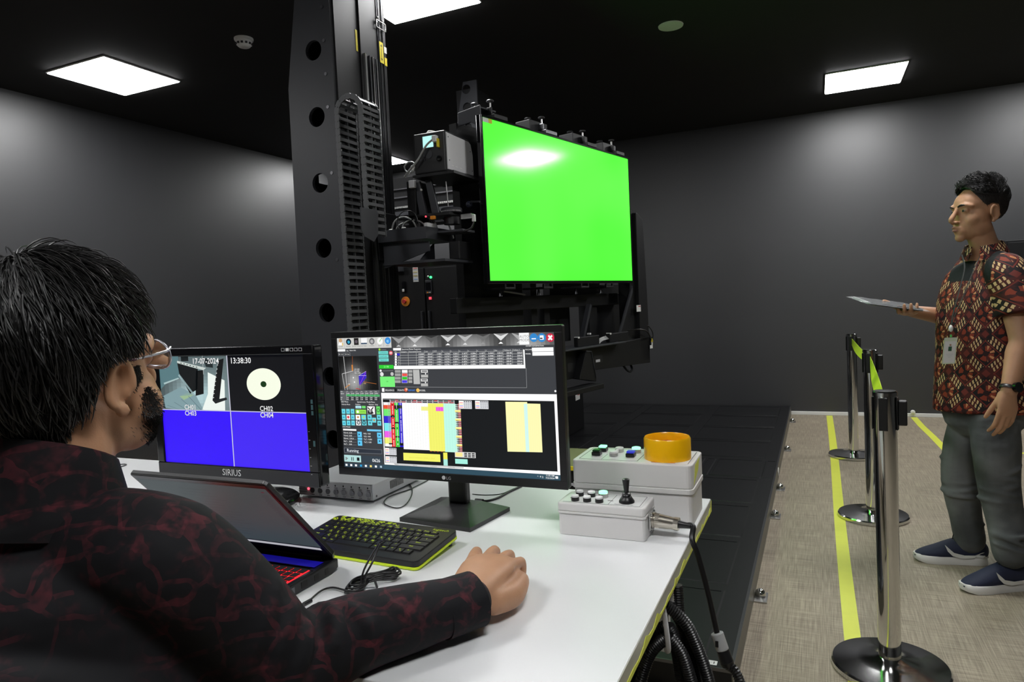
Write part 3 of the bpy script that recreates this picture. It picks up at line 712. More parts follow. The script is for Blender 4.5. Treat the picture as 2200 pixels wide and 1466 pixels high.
MB().bb((-.1, -.1, .0985), (.57, .45, .125)).build('pedestal_plate', M_black, sd, bevel=.004)
# low box behind
t = thing('machine_box', 'low black machine box with a small white label under the screen stand', 'machine box', (-2.4, 5.7, .0985))
MB().bb((-2.9, 5.45, .0985), (-1.975, 5.96, .45)).build('body', M_black, t, world=True, bevel=.004)
MB().bb((-2.91, 5.44, .45), (-1.965, 5.97, .47)).build('lid', M_char, t, world=True, bevel=.003)
s_ = MB().bb((-1.975, 5.74, .375), (-1.9735, 5.86, .43)).build('label_plate', M_lab, t, world=True)
MB().bb((-1.9735, 5.80, .415), (-1.973, 5.85, .421)).build('print', M_red, s_, world=True)
# ================================================================== desk
TZ = .75
M_desk = mat('white_laminate', (.80, .81, .82), .38, spec=.4, var=.015, vs=3)
M_edge = mat('grey_edge_band', (.42, .41, .37), .3)
M_leg = mat('light_grey_steel', (.55, .54, .50), .4)
dk = thing('desk', 'long white desk with a grey edge band and torn yellow tape', 'desk', (-1.4, 1.22, 0))
MB().bb((-2.75, .74, .722), (-.25, 1.713, TZ)).build('desktop', M_desk, dk, world=True, bevel=.0015)
MB().bb((-.25, .742, .7225), (-.2485, 1.711, .7495)).build('edge_band', M_edge, dk, world=True)
rnd = random.Random(5); pl_ = []
Y = .75; up = []
while Y < 1.70: up.append((Y, .7255+rnd.uniform(0, .006)*(1 if rnd.random() < .8 else 2.2))); Y += rnd.uniform(.012, .04)
up.append((1.705, .729))
MB().prism([(.75, .7212), (1.705, .7212)]+up[::-1], -.2484, -.2476, 'yz').build('edge_tape', M_yel, dk, world=True)
MB().prism([(1.66, .7215), (1.705, .7215), (1.708, .748), (1.695, .744), (1.69, .735)], -.2475, -.2470, 'yz').build('edge_tape', M_yel, dk, world=True)
for x, y in ((-.33, 1.22), (-.33, .82), (-2.68, 1.22), (-2.68, .82)):
    MB().bb((x-.02, y-.03, 0), (x+.02, y+.03, .7215)).build('leg', M_leg, dk, world=True, bevel=.003)
MB().bb((-2.66, 1.60, .40), (-.34, 1.62, .7215)).build('modesty_panel', M_desk, dk, world=True)
MB().bb((-.275, 1.205, .675), (-.255, 1.30, .7215)).build('cable_hook', M_desk, dk, world=True, bevel=.006)

# ================================================================== flat screen canvases
def uimat(name, s):
    m = D.materials.new(name); m.use_nodes = True; nt = m.node_tree; b = nt.nodes['Principled BSDF']
    a = nt.nodes.new('ShaderNodeAttribute'); a.attribute_name = 'col'
    b.inputs['Base Color'].default_value = (.01, .01, .01, 1); b.inputs['Roughness'].default_value = .45; b.inputs['Specular IOR Level'].default_value = .2
    nt.links.new(a.outputs['Color'], b.inputs['Emission Color']); b.inputs['Emission Strength'].default_value = s
    return m
class Canvas:
    """flat picture on a screen; input coordinates are in a quadrilateral, mapped by homography to metres"""
    def __init__(s, quad, w, h):
        s.w, s.h = w, h; s.v = []; s.f = []; s.c = []; s.k = 0
        A = []; B = []
        for (x, y), (u, v) in zip(quad, ((0, 0), (1, 0), (1, 1), (0, 1))):
            A += [[x, y, 1, 0, 0, 0, -u*x, -u*y], [0, 0, 0, x, y, 1, -v*x, -v*y]]; B += [u, v]
        s.H = np.linalg.solve(np.array(A, float), np.array(B, float))
    def m(s, x, y):
        h = s.H; d = h[6]*x+h[7]*y+1
        return ((h[0]*x+h[1]*y+h[2])/d*s.w, (1-(h[3]*x+h[4]*y+h[5])/d)*s.h)
    def raw(s, pts, faces, col):
        k = len(s.v); z = s.k*2.5e-5; s.v += [(p[0], p[1], z) for p in pts]; c = lin(col)
        for q in faces: s.f.append(tuple(i+k for i in q)); s.c += [(*c, 1)]*len(q)
    def up(s): s.k += 1
    def uv(s, u0, v0, u1, v1, col):
        s.raw([(u0*s.w, (1-v1)*s.h), (u1*s.w, (1-v1)*s.h), (u1*s.w, (1-v0)*s.h), (u0*s.w, (1-v0)*s.h)], [(0, 1, 2, 3)], col)
    def rect(s, x0, y0, x1, y1, col):
        a = s.m(x0, y0); b = s.m(x1, y1); s.raw([(a[0], b[1]), (b[0], b[1]), (b[0], a[1]), (a[0], a[1])], [(0, 1, 2, 3)], col)
    def poly(s, pts, col): s.raw([s.m(*p) for p in pts], [tuple(range(len(pts)))], col)
    def line(s, x0, y0, x1, y1, w, col):
        a, b = Vector(s.m(x0, y0)), Vector(s.m(x1, y1)); d = (b-a).normalized(); n = Vector((-d.y, d.x))*w/2
        s.raw([a-n, b-n, b+n, a+n], [(0, 1, 2, 3)], col)
    def disc(s, x, y, r, col, n=18, ry=None):
        c = s.m(x, y); rr = s.w*r; s.raw([(c[0]+rr*math.cos(6.2832*i/n), c[1]+(ry or 1)*rr*math.sin(6.2832*i/n)) for i in range(n)], [tuple(range(n))], col)
    def text(s, x, y, t, size, col, align='LEFT', bold=0.):
        v, f = text_geo(t, size*s.h, align, bold); c = s.m(x, y); s.raw([(p[0]+c[0], p[1]+c[1]) for p in v], f, col)
    def grad(s, x0, y0, x1, y1, fn, n=14):
        a, b = s.m(x0, y0), s.m(x1, y1)
        for i in range(n):
            for j in range(n):
                u0, u1, v0, v1 = i/n, (i+1)/n, j/n, (j+1)/n; X = lambda u: a[0]+(b[0]-a[0])*u; Yv = lambda v: a[1]+(b[1]-a[1])*v
                s.raw([(X(u0), Yv(v1)), (X(u1), Yv(v1)), (X(u1), Yv(v0)), (X(u0), Yv(v0))], [(0, 1, 2, 3)], fn((u0+u1)/2, (v0+v1)/2))
    def build(s, name, M, m, parent, world=True):
        me = D.meshes.new(name); me.from_pydata([tuple(M @ Vector(p)) for p in s.v], [], s.f)
        at = me.color_attributes.new('col', 'FLOAT_COLOR', 'CORNER')
        at.data.foreach_set('color', np.array(s.c, np.float32).ravel())
        return link(name, me, m, parent, world)

# ================================================================== main monitor
lg = thing('monitor', 'large black monitor showing measurement software on a square stand', 'monitor', (-.812, 1.45, TZ), group='desktop monitors')
MB().bb((-1.127, 1.402, .839), (-.507, 1.424, 1.203)).build('housing', M_blk2, lg, world=True, bevel=.004)
bz = MB()
for lo, hi in (((-1.127, .839), (-.507, .8585)), ((-1.127, 1.1875), (-.507, 1.203)), ((-1.127, .8586), (-1.1115, 1.1874)), ((-.524, .8586), (-.507, 1.1874))):
    bz.bb((lo[0], 1.3975, lo[1]), (hi[0], 1.4019, hi[1]))
bz.build('bezel', M_blk2, lg, world=True, bevel=.001)
MB().bb((-.95, 1.4241, .90), (-.68, 1.45, 1.12)).build('rear_bulge', M_blk2, lg, world=True, bevel=.01)
MB().bb((-.838, 1.445, .772), (-.788, 1.472, 1.0)).build('neck', M_blk2, lg, world=True, bevel=.006)
bs_ = MB().prism([(-.915, 1.345), (-.715, 1.322), (-.693, 1.49), (-.905, 1.525)], .7502, .760, 'xy')
v = [(-.915, 1.345, .760), (-.715, 1.322, .760), (-.693, 1.49, .760), (-.905, 1.525, .760), (-.86, 1.42, .773), (-.765, 1.41, .773), (-.758, 1.478, .773), (-.862, 1.49, .773)]
bs_.add(v, [(0, 1, 5, 4), (1, 2, 6, 5), (2, 3, 7, 6), (3, 0, 4, 7), (4, 5, 6, 7)])
bs_.build('stand_base', mat('textured_black_plastic', (.016, .016, .017), .38, bump=.35, bs=700), lg, world=True)
MB().cyl((-.819, 1.3972, .8485), (-.819, 1.3965, .8485), .0048, n=20).build('logo', M_grey, lg, world=True)
lettering('LG', frame3((-.812, 1.3967, .8445), (1, 0, 0), (0, 0, 1)), .0105, M_grey, lg, 'LEFT', 'logo', True)
SW_, SH_ = .587, .3295
c = Canvas([(92, 150), (1942, 95), (2002, 1357), (170, 1240)], SW_, SH_)
G0, G1, G2, WH = (58, 60, 64), (74, 76, 82), (150, 152, 152), (250, 250, 250)
c.uv(0, 0, 1, 1, G0); c.up()
# top bar of diamonds
c.rect(560, 138, 1942, 205, (70, 70, 72)); c.up()
xs = [618, 755, 895, 1037, 1183, 1335, 1487, 1640]
lum = [150, 190, 90, 205, 180, 110, 220, 170]
c.grad(562, 132, 1942, 206, lambda u, v: (lambda g: (g, g, g))(int(60+110*abs(math.sin(u*9.2))*(.35+.65*v))), 40); c.up()
for x, l in zip(xs, lum):
    y0 = 138-(x-560)*.0297; c.poly([(x-66, y0), (x+66, y0-3), (x, y0+62)], (l, l, l))
c.up()
for x, l in zip(xs, lum):
    y0 = 138-(x-560)*.0297; c.poly([(x-62, y0), (x+62, y0-3), (x, y0+22)], (l*.6, l*.6, l*.6)); c.poly([(x-20, y0+88), (x, y0+70), (x+20, y0+87)], (min(255, l+40),)*3)
c.rect(92, 150, 558, 232, (206, 206, 202)); c.up()
for i, x in enumerate((125, 192, 257, 323, 390, 458, 525)):
    y = 190-(i*1.5)
    if i: c.line(x-33, y-38, x-33, y+42, .0007, (160, 160, 158))
    if i == 0: c.disc(x-2, y-18, .009, (200, 160, 120)); c.poly([(x-20, y+22), (x-14, y-4), (x+10, y-4), (x+16, y+22)], (250, 250, 250)); c.rect(x+8, y+2, x+22, y+26, (220, 190, 110))
    if i == 1: c.disc(x, y-6, .0135, (12, 28, 45)); c.disc(x, y-4, .007, (70, 190, 230))
    if i == 2: c.rect(x-22, y-36, x+22, y+22, (32, 30, 30)); c.disc(x, y-6, .007, (110, 100, 110))
    if i == 3: c.rect(x-26, y-34, x+26, y+6, (242, 242, 242)); c.rect(x-26, y+6, x+26, y+16, (30, 60, 90))
    if i == 4: c.disc(x, y-6, .014, (110, 110, 112)); c.disc(x, y-4, .008, (200, 200, 200))
    if i == 5: c.disc(x, y-6, .014, (248, 248, 246)); c.line(x-4, y-2, x+14, y-30, .0022, (80, 200, 60))
    if i == 6: c.disc(x, y-8, .0145, (55, 140, 215)); c.disc(x, y-4, .007, (150, 215, 250))
    c.text(x, y+38, ('LOGIN', 'MODEL', 'DETECTION', 'PATTERN', 'CONFIG', 'EDIT', 'HELP')[i], .013, (90, 90, 90), 'CENTER')
c.rect(1640, 103, 1730, 204, (246, 246, 246)); c.up()
c.text(1686, 148, 'AUTO', .026, (120, 120, 120), 'CENTER'); c.text(1688, 178, 'MODE', .026, (120, 120, 120), 'CENTER')
for x, col in ((1767, (50, 135, 205)), (1835, (50, 135, 205)), (1907, (205, 40, 70))): c.disc(x, 147, .0165, col)
c.up()
c.rect(1748, 152, 1786, 160, WH); c.rect(1818, 128, 1852, 164, WH); c.line(1892, 128, 1922, 166, .004, WH); c.line(1922, 128, 1892, 166, .004, WH)
c.up(); c.rect(1820, 148, 1842, 158, (20, 20, 20))
# left view
c.rect(100, 246, 165, 264, WH); c.text(172, 262, 'Log', .014, WH); c.text(200, 261, 'Alarm Info', .014, WH)
for a, b_, tt in ((105, 152, '2D View'), (158, 208, '3D View')):
    c.rect(a, 272, b_, 302, (130, 132, 136)); c.up(); c.rect(a+3, 275, b_-3, 299, (28, 29, 32)); c.up(); c.text((a+b_)/2, 292, tt, .012, WH, 'CENTER')
c.grad(106, 306, 452, 592, lambda u, v: (lambda g: (g, g, g))(int(max(12, 165*math.exp(-((u-.38)**2/.10+(v-.75)**2/.28))))), 18); c.up()
for a in ((150, 306, 186, 592), (140, 455, 232, 430), (140, 455, 166, 592)): c.line(*a, .0012, (215, 215, 215))
c.line(226, 306, 228, 380, .0008, (170, 90, 40)); c.rect(219, 378, 234, 430, (205, 130, 60)); c.line(168, 572, 208, 545, .002, (205, 130, 50)); c.line(320, 522, 432, 540, .001, (190, 110, 50)); c.line(258, 578, 296, 586, .0015, (200, 40, 40))
c.poly([(281, 470), (343, 433), (347, 488), (300, 545), (287, 552)], (58, 40, 190)); c.up()
c.line(281, 470, 346, 470, .0007, (230, 225, 255)); c.line(343, 433, 290, 550, .0008, (200, 80, 220)); c.line(281, 470, 343, 433, .0006, (230, 225, 255))
for k, tt in enumerate(('X= 0.00', 'Y= 0.00', 'TZ= 1295')): c.text(245, 421+k*16, tt, .014, WH)
c.disc(236, 487, .003, WH); c.disc(246, 525, .003, WH); c.text(188, 546, '1350', .012, WH); c.text(322, 541, '1900', .012, (240, 190, 120))
# acquisition column
c.disc(456, 248, .005, (150, 220, 60)); c.text(470, 254, 'Connect', .013, (170, 170, 170))
for k, tt in enumerate(('Luminance', 'Lum/Color', 'Spectrum')):
    c.rect(447+2*k, 262+31*k, 530+3*k, 287+31*k, (112, 214, 206)); c.up(); c.text(489+2*k, 280+31*k, tt, .015, (30, 110, 105), 'CENTER')
c.disc(553, 277, .009, (225, 100, 110)); c.up(); c.rect(543, 273, 563, 281, WH)
c.rect(453, 380, 577, 410, (42, 205, 48)); c.up(); c.text(515, 402, '21.98', .02, (170, 250, 165), 'CENTER')
c.rect(462, 478, 592, 566, (120, 238, 122)); c.up(); c.text(525, 525, 'OK', .014, (40, 150, 50), 'CENTER')
c.disc(468, 428, .005, WH); c.disc(478, 458, .009, (225, 225, 225)); c.disc(565, 456, .008, (190, 190, 190)); c.line(485, 430, 575, 427, .0008, G2)
# data table
c.rect(572, 236, 640, 255, WH)
for x, tt in ((646, 'Spectrum'), (706, 'Flicker'), (750, 'Response')): c.text(x, 252-(x-640)*.02, tt, .015, WH)
c.rect(580, 258, 1676, 380, G1); c.up()
cx = [580, 632, 700, 768, 838, 910, 985, 1057, 1130, 1205, 1280, 1355, 1430, 1507, 1585, 1676]
def yy(x, y): return y-(x-580)*.0165+(y-262)/120*(x-580)*.0085
for k in range(6): c.line(580, 276+22*k, 1676, yy(1676, 276+22*k), .0006, (196, 198, 196))
for x in cx[1:]: c.line(x, yy(x, 260), x+4, yy(x, 386), .0006, (190, 192, 190))
c.up()
hd = ('No', 'Category', 'Description', 'Device', 'Lum', 'CCT', 'x', 'y', 'u', 'v', "u'", "v'", 'duv', 'TriStim X', 'TriStim Y')
va = ('', '', '', 'CS2000', '320.67', '11450', '0.2734', '0.2812', '0.1877', '0.2896', '0.1877', '0.4343', '0.0014', '320.48', '320.67')
rnd = random.Random(2)
for i, x in enumerate(cx[:-1]):
    c.text(x+6, yy(x, 273), hd[i], .0135, (225, 226, 225))
    for r in range(5):
        y = yy(x, 295+22*r)
        if i == 0:
            c.disc(x+16, y-7, .005, WH); c.text(x+38, y, str(r+1), .0135, WH)
        elif va[i]:
            t_ = va[i] if i < 4 else va[i][:-1]+str((int(va[i][-1])+r*3) % 10)
            c.text(cx[i+1]-4, y, t_, .0145, WH, 'RIGHT', .004)
c.rect(606, 281, 630, 299, (40, 30, 200))
c.rect(580, 388, 1698, 408, WH); c.rect(1678, 248, 1698, 408, WH)
for k in range(4):
    c.rect(588, 422+29*k, 640, 445+29*k, (158, 158, 156)); c.rect(647, 421+29*k, 698, 446+29*k, (220, 220, 225)); c.rect(704, 422+29*k, 738, 445+29*k, (165, 165, 163))
c.up()
for k, col in enumerate((WH, (235, 80, 70), (40, 200, 40), (70, 60, 225))): c.rect(650, 423+29*k, 695, 444+29*k, col)
c.rect(742, 420, 804, 542, (184, 184, 182))
for y in (420, 494):
    c.rect(808, y, 872, y+66, (182, 182, 180)); c.up(); c.rect(811, y+3, 869, y+22, (230, 230, 230)); c.rect(811, y+26, 869, y+42, (60, 62, 66)); c.up(); c.rect(817, y+6, 863, y+18, (120, 120, 122)); c.disc(850, y+34, .003, WH); c.up()
c.line(596, 566, 1710, 572, .0008, (150, 152, 155)); c.line(1704, 405, 1710, 572, .0008, (150, 152, 155)); c.disc(1953, 601, .004, WH)
c.text(1700, 224, 'SYSTEM INFORMATION', .0125, WH); c.text(1696, 254, 'MACHINE :', .012, WH); c.text(1698, 290, 'MODEL    :', .012, WH)
c.rect(1752, 232, 1936, 262, WH); c.rect(1756, 268, 1938, 298, WH)
# tab row
c.rect(480, 576, 502, 607, WH); c.text(508, 600, 'SEQUENCE', .0165, WH); c.rect(583, 578, 606, 606, (22, 24, 24)); c.text(614, 600, 'POINTS', .0165, WH)
c.disc(684, 590, .008, (220, 90, 60)); c.disc(690, 586, .005, (245, 230, 200)); c.text(704, 601, 'REPORT', .0165, (70, 150, 255)); c.disc(786, 594, .008, (240, 190, 90)); c.text(796, 602, 'MODEL', .0165, WH)
# white sheet
c.poly([(474, 616), (1966, 628), (2001, 1312), (508, 1222)], (250, 250, 250)); c.up()
for k in range(7): c.text(510+28*k, 640, '+-*/=%~'[k], .012, (170, 170, 170))
c.poly([(488, 664), (1944, 686), (1974, 1282), (514, 1208)], (16, 19, 22)); c.up()
def q(u, v):   # inside of black sheet, u,v in 0..1
    a = Vector((488, 664)).lerp(Vector((1944, 686)), u); b_ = Vector((514, 1208)).lerp(Vector((1974, 1282)), u); p_ = a.lerp(b_, v); return (p_.x, p_.y)
def qr(u0, v0, u1, v1, col): c.poly([q(u0, v0), q(u1, v0), q(u1, v1), q(u0, v1)], col)
qr(.002, .012, .418, .062, (200, 200, 205)); c.up()
for k in range(12): qr(.045+.031*k, .016, .072+.031*k, .032, (20, 20, 24)); qr(.045+.031*k, .040, .072+.031*k, .055, (150, 30, 40) if k in (0, 1, 2, 4, 5, 9, 10, 11) else (20, 20, 24))
qr(.002, .016, .040, .055, (16, 16, 18))
for u in (.072, .178, .30, .38): qr(u, .014, u+.018, .030, (205, 60, 70))
cs = [(245, 245, 245), (232, 82, 52), (110, 232, 112), (50, 40, 205), (120, 230, 235), (235, 95, 232), (240, 240, 120), (248, 248, 248)]
vs = [.062, .105, .165, .33, .445, .56, .655, .76, .735]
hs = [.062, .10, .16, .27, .38, .505, .605, .70, .745]
for k in range(8):
    qr(.003, hs[k], .026, hs[k+1], cs[k]); qr(.026, hs[k], .043, hs[k+1], tuple(int(x*.75+60) for x in cs[k]))
qr(.043, .062, .066, .745, (230, 45, 50)); qr(.066, .062, .089, .745, (70, 210, 70)); qr(.089, .062, .111, .745, (40, 25, 205)); c.up()
rnd = random.Random(9)
for a in np.arange(.065, .74, .0165):
    for u in (.052, .075, .098): qr(u, a, u+.006, a+.008, (250, 240, 240) if rnd.random() < .8 else (20, 20, 20))
    qr(.029, a, .040, a+.004, (90, 40, 60))
for u, v0, v1 in ((.066, .10, .16), (.089, .10, .15), (.043, .26, .29), (.066, .36, .385), (.043, .45, .47), (.066, .58, .60), (.026, .69, .71), (.089, .68, .72)): qr(u, v0, u+.0225, v1, (14, 14, 18))
c.up()
qr(.111, .062, .262, .775, (250, 250, 250)); qr(.262, .062, .352, .785, (240, 240, 108)); qr(.352, .062, .428, .79, (190, 246, 228)); c.up()
for u in np.arange(.13, .43, .0155):
    for a in np.arange(.075, .76, .0165): qr(u, a, u+.007, a+.0035, (226, 226, 222) if u < .262 else ((228, 226, 96) if u < .352 else (172, 232, 214)))
qr(.222, .115, .262, .175, (240, 238, 130)); qr(.308, .115, .352, .178, (238, 80, 230))
for k in range(29):
    a = .055+.0255*k
    if k % 5 == 4: qr(.418, a, .452, a+.03, (248, 236, 140))
    else: qr(.422, a+.004, .437, a+.015, (20, 20, 22)); qr(.437, a+.004, .452, a+.015, (190, 40, 52)); qr(.420, a+.016, .452, a+.023, (235, 235, 235))
def tbl(u0, v0, u1, v1):
    qr(u0, v0, u1, v1, (222, 224, 228)); c.up(); du, dv = (u1-u0), (v1-v0)
    qr(u0+du*.02, v0+dv*.04, u0+du*.34, v1-dv*.05, (250, 248, 244))
    for i in range(4):
        qr(u0+du*(.40+.15*i), v0+dv*.06, u0+du*(.50+.15*i), v0+dv*.17, (25, 25, 30))
        for j in range(4): qr(u0+du*(.40+.15*i), v0+dv*(.27+.18*j), u0+du*(.50+.15*i), v0+dv*(.33+.18*j), (90, 92, 100))
    c.up()
    for j, col in enumerate(((235, 90, 90), (240, 225, 130), (110, 110, 235), (235, 90, 110))): qr(u0+du*.05, v0+dv*(.24+.18*j), u0+du*.32, v0+dv*(.31+.18*j), col)
    c.up()
tbl(.443, .012, .518, .135); tbl(.538, .010, .615, .132); tbl(.002, .765, .068, .875); tbl(.003, .895, .068, .995)
c.poly([q(.715, .02), q(.842, .018), q(.842, .04), q(.918, .042), q(.918, .735), q(.715, .745)], (250, 246, 180)); c.up()
c.poly([q(.822, .045), q(.842, .045), q(.842, .738), q(.822, .738)], (205, 244, 240))
for u in np.arange(.722, .91, .012): c.line(*q(u, .05), *q(u, .73), .0003, (244, 238, 160))
qr(.108, .83, .322, .945, (240, 240, 105)); qr(.340, .80, .364, .90, (240, 236, 90)); qr(.340, .90, .364, .995, (170, 232, 222)); qr(.408, .78, .528, .862, (222, 222, 222)); qr(.408, .885, .480, .958, (165, 238, 222)); c.up()
c.text(*q(.215, .905), '(Set u,v / Luminance) 1 OK/ALL = 320.67', .013, (226, 215, 60), 'CENTER')
qr(.412, .79, .452, .85, (250, 232, 150))
for i in range(3):
    for j in range(3): qr(.462+.022*i, .79+.024*j, .479+.022*i, .806+.024*j, (30, 30, 34))
for u in (.27, .29, .31, .333): c.disc(*q(u, .79), .002, (200, 50, 45))
c.poly([(590, 1212), (1180, 1240), (1180, 1256), (592, 1228)], (205, 206, 206)); c.up()
for k in range(4): c.text(600+150*k, 1226+7*k, ('Result', 'Gamma', 'Luminance', 'Uniformity')[k], .012, (120, 120, 120))
# machine panel
c.poly([(126, 598), (462, 594), (466, 676), (130, 682)], (96, 98, 102)); c.up()
c.rect(178, 628, 462, 647, (88, 205, 120)); c.rect(178, 650, 464, 680, (48, 50, 54)); c.up()
for k in range(22): c.rect(184+12.5*k, 630, 189+12.5*k, 645, (22, 40, 28))
for i in range(7):
    x = 180+40*i; c.line(x, 598, x+3, 678, .0006, (190, 192, 190)); c.text(x+6, 609, ('X', 'Y', 'Z', 'Rz', 'Tz', 'Px', 'Ax')[i], .011, WH); c.text(x+2, 626, '0.000', .0125, WH); c.text(x+2, 662, '0.00', .0125, WH); c.text(x+2, 677, '0.00', .0125, WH)
for y, tt in ((610, 'Pos'), (626, 'Speed'), (660, 'Vel'), (676, 'TL')): c.text(132, y, tt, .0125, WH)
c.rect(136, 684, 160, 698, G2); c.text(165, 697, 'Move', .016, WH); c.text(272, 698, 'Special move', .015, WH); c.text(352, 699, 'Model Move', .015, WH)
c.text(140, 718, 'Velocity Move', .014, WH); c.text(258, 719, 'Position', .014, WH); c.text(372, 720, 'Monitor  Only', .014, WH)
CY = (108, 214, 226)
for i in range(3):
    for j in range(3):
        x, y = 141+38*i+3*j, 752+49*j
        c.rect(x, y, x+33, y+42, CY if (i, j) != (1, 1) else (240, 244, 244))
c.up()
for i in range(3):
    for j in range(3):
        x, y = 157+38*i+3*j, 773+49*j
        if (i, j) == (1, 1): c.disc(x, y, .006, (222, 60, 70))
        else: c.poly([(x-9, y+7), (x, y-9), (x+9, y+7)], (42, 150, 200))
c.rect(258, 726, 308, 748, (190, 236, 246)); c.rect(312, 726, 345, 748, (110, 220, 110)); c.rect(258, 757, 350, 795, (150, 224, 84)); c.rect(358, 730, 425, 798, WH); c.rect(434, 730, 470, 798, (104, 216, 104)); c.up()
c.text(262, 744, '1.50mm', .014, (40, 110, 140)); c.text(320, 782, 'HOME', .015, (60, 150, 30), 'CENTER'); c.disc(278, 776, .006, WH); c.disc(452, 763, .008, (30, 90, 40)); c.rect(362, 762, 405, 796, (18, 18, 20)); c.line(362, 740, 412, 790, .003, (40, 40, 40)); c.line(410, 738, 370, 790, .003, (40, 40, 40)); c.up(); c.disc(452, 763, .0055, (104, 216, 104)); c.disc(384, 770, .007, (160, 160, 160))
for x, y, w_, col in ((260, 802, 42, WH), (308, 802, 42, CY), (264, 850, 42, WH), (313, 850, 42, CY), (360, 802, 38, CY), (365, 850, 38, CY), (400, 826, 36, CY), (440, 802, 36, CY), (445, 852, 34, CY)): c.rect(x, y, x+w_, y+42, col)
c.up()
for x, y, col in ((281, 822, (200, 130, 60)), (329, 822, (180, 220, 90)), (378, 822, (60, 130, 150)), (384, 870, (60, 130, 150)), (418, 847, (190, 150, 90)), (458, 823, (60, 130, 150)), (462, 872, (60, 130, 150))): c.rect(x-8, y-8, x+8, y+8, col)
for x in (286, 333): c.disc(x, 868, .009, (30, 50, 60)); c.disc(x, 868, .006, WH if x < 300 else CY)
c.rect(150, 898, 178, 910, G2); c.text(182, 909, 'Model', .015, WH); c.rect(155, 920, 268, 938, WH); c.rect(358, 924, 480, 944, (112, 200, 240)); c.text(160, 934, 'Unit Default', .012, (150, 150, 150))
for k, tt in enumerate(('X(mm)  0.00', 'Y(mm)  0.00', 'Z(mm)  1295.4', 'Rx(°)    0.00', 'Rz(°)    0.00')): c.text(160+k, 958+24*k, tt, .0155, WH); c.line(195+k, 962+24*k, 268+k, 962+24*k, .0005, G2)
for k, tt in enumerate(('X(%)  0.00', 'Y(%)  0.00', 'Ty(°)  0.000', 'Tx(°)  0.00')): c.text(328+k*2, 966+24*k, tt, .0155, WH)
for x, y, h in ((276, 945, 46), (279, 995, 20), (280, 1018, 46), (443, 952, 46), (447, 1002, 46)): c.rect(x, y, x+40, y+h, (96, 200, 244))
c.up()
for x, y in ((293, 968), (297, 1041), (463, 975), (467, 1025)): c.poly([(x-6, y-10), (x+8, y), (x-6, y+10)], (20, 60, 90))
c.poly([(164, 1080), (486, 1096), (488, 1134), (168, 1122)], (120, 124, 130)); c.up(); c.poly([(168, 1083), (483, 1099), (485, 1131), (171, 1119)], (44, 50, 60)); c.up()
c.text(190, 1114, 'Running', .034, (225, 230, 235), 'LEFT', .006)
c.rect(166, 1140, 312, 1205, (178, 218, 216)); c.rect(312, 1146, 492, 1212, (50, 62, 72)); c.up()
c.poly([(178, 1155), (202, 1170), (180, 1188)], (130, 140, 140)); c.rect(227, 1160, 235, 1190, (20, 24, 28)); c.rect(241, 1160, 249, 1190, (20, 24, 28)); c.rect(274, 1162, 298, 1192, (20, 24, 28))
c.text(406, 1200, '0626', .036, (240, 244, 246), 'LEFT', .006)
c.poly([(170, 1208), (500, 1222), (502, 1262), (172, 1242)], (48, 66, 80)); c.poly([(500, 1224), (2001, 1312), (2002, 1357), (502, 1262)], (46, 76, 92)); c.up()
for x, col in ((188, WH), (228, WH), (268, WH), (311, (50, 160, 215)), (352, WH), (394, (250, 225, 120)), (437, WH), (480, (170, 195, 210))): c.rect(x-9, 1216+(x-188)*.055, x+9, 1234+(x-188)*.055, col)
c.text(1804, 1330, '^  ◊ ))', .018, WH); c.text(1912, 1322, '11:05 AM', .016, WH, 'CENTER', .004); c.text(1912, 1343, '7/23/2024', .016, WH, 'CENTER', .004); c.rect(1956, 1320, 1980, 1342, WH)
M_ui = uimat('screen_glow', 1.05)
c.build('screen', frame3((-1.1112, 1.4018, .8587), (1, 0, 0), (0, 0, 1)), M_ui, lg)

# ================================================================== CCTV monitor
si = thing('monitor', 'glossy black monitor with a four way camera picture and two blue quarters', 'monitor', (-1.385, 1.39, TZ), group='desktop monitors')
MB().bb((-1.668, 1.310, .828), (-1.112, 1.345, 1.177)).build('housing', M_gloss, si, world=True, bevel=.006)
bz = MB()
for lo, hi in (((-1.668, .828), (-1.112, .8665)), ((-1.668, 1.1555), (-1.112, 1.177)), ((-1.668, .8666), (-1.6425, 1.1554)), ((-1.1415, .8666), (-1.112, 1.1554))):
    bz.bb((lo[0], 1.3045, lo[1]), (hi[0], 1.3098, hi[1]))
bz.build('bezel', M_gloss, si, world=True, bevel=.002)
MB().bb((-1.42, 1.3451, .77), (-1.36, 1.385, 1.0)).build('neck', M_gloss, si, world=True, bevel=.006)
MB().lathe([(.118, .7502), (.121, .754), (.121, .760), (.114, .766), (.06, .770), (.02, .771)], c=(-1.395, 1.367, 0), n=48).build('stand_base', M_gloss, si, world=True, smooth=40)
lettering('SIRIUS', frame3((-1.398, 1.3042, .8425), (1, 0, 0), (0, 0, 1)), .024, M_lab, si, 'CENTER', 'logo', True)
for k in range(5):
    o = MB().bb((-1.205+.0135*k, 1.304, 1.1635), (-1.195+.0135*k, 1.3045, 1.1715)).build('port_badge', M_grey, si, world=True)
    MB().bb((-1.2038+.0135*k, 1.3037, 1.1645), (-1.1962+.0135*k, 1.30399, 1.1705)).build('port_print', M_gloss if k != 1 else M_lab, o, world=True)
for k in range(6): MB().bb((-1.137, 1.3040, .86+.0212*k), (-1.133, 1.3044, .8608+.0212*k)).build('button_mark', M_grey, si, world=True)
for z, h in ((1.02, .012), (1.035, .010), (1.007, .010), (.93, .014)): MB().bb((-1.124, 1.3040, z), (-1.118, 1.3044, z+h)).build('energy_print', mat('teal_print', (.05, .12, .13), .5), si, world=True)
SWs, SHs = .501, .289
c = Canvas([(100, 205), (1438, 178), (1492, 1262), (155, 1175)], SWs, SHs)
def uvp(u, v): return (u, v)
c.uv(0, 0, 1, 1, (4, 5, 12)); c.up()
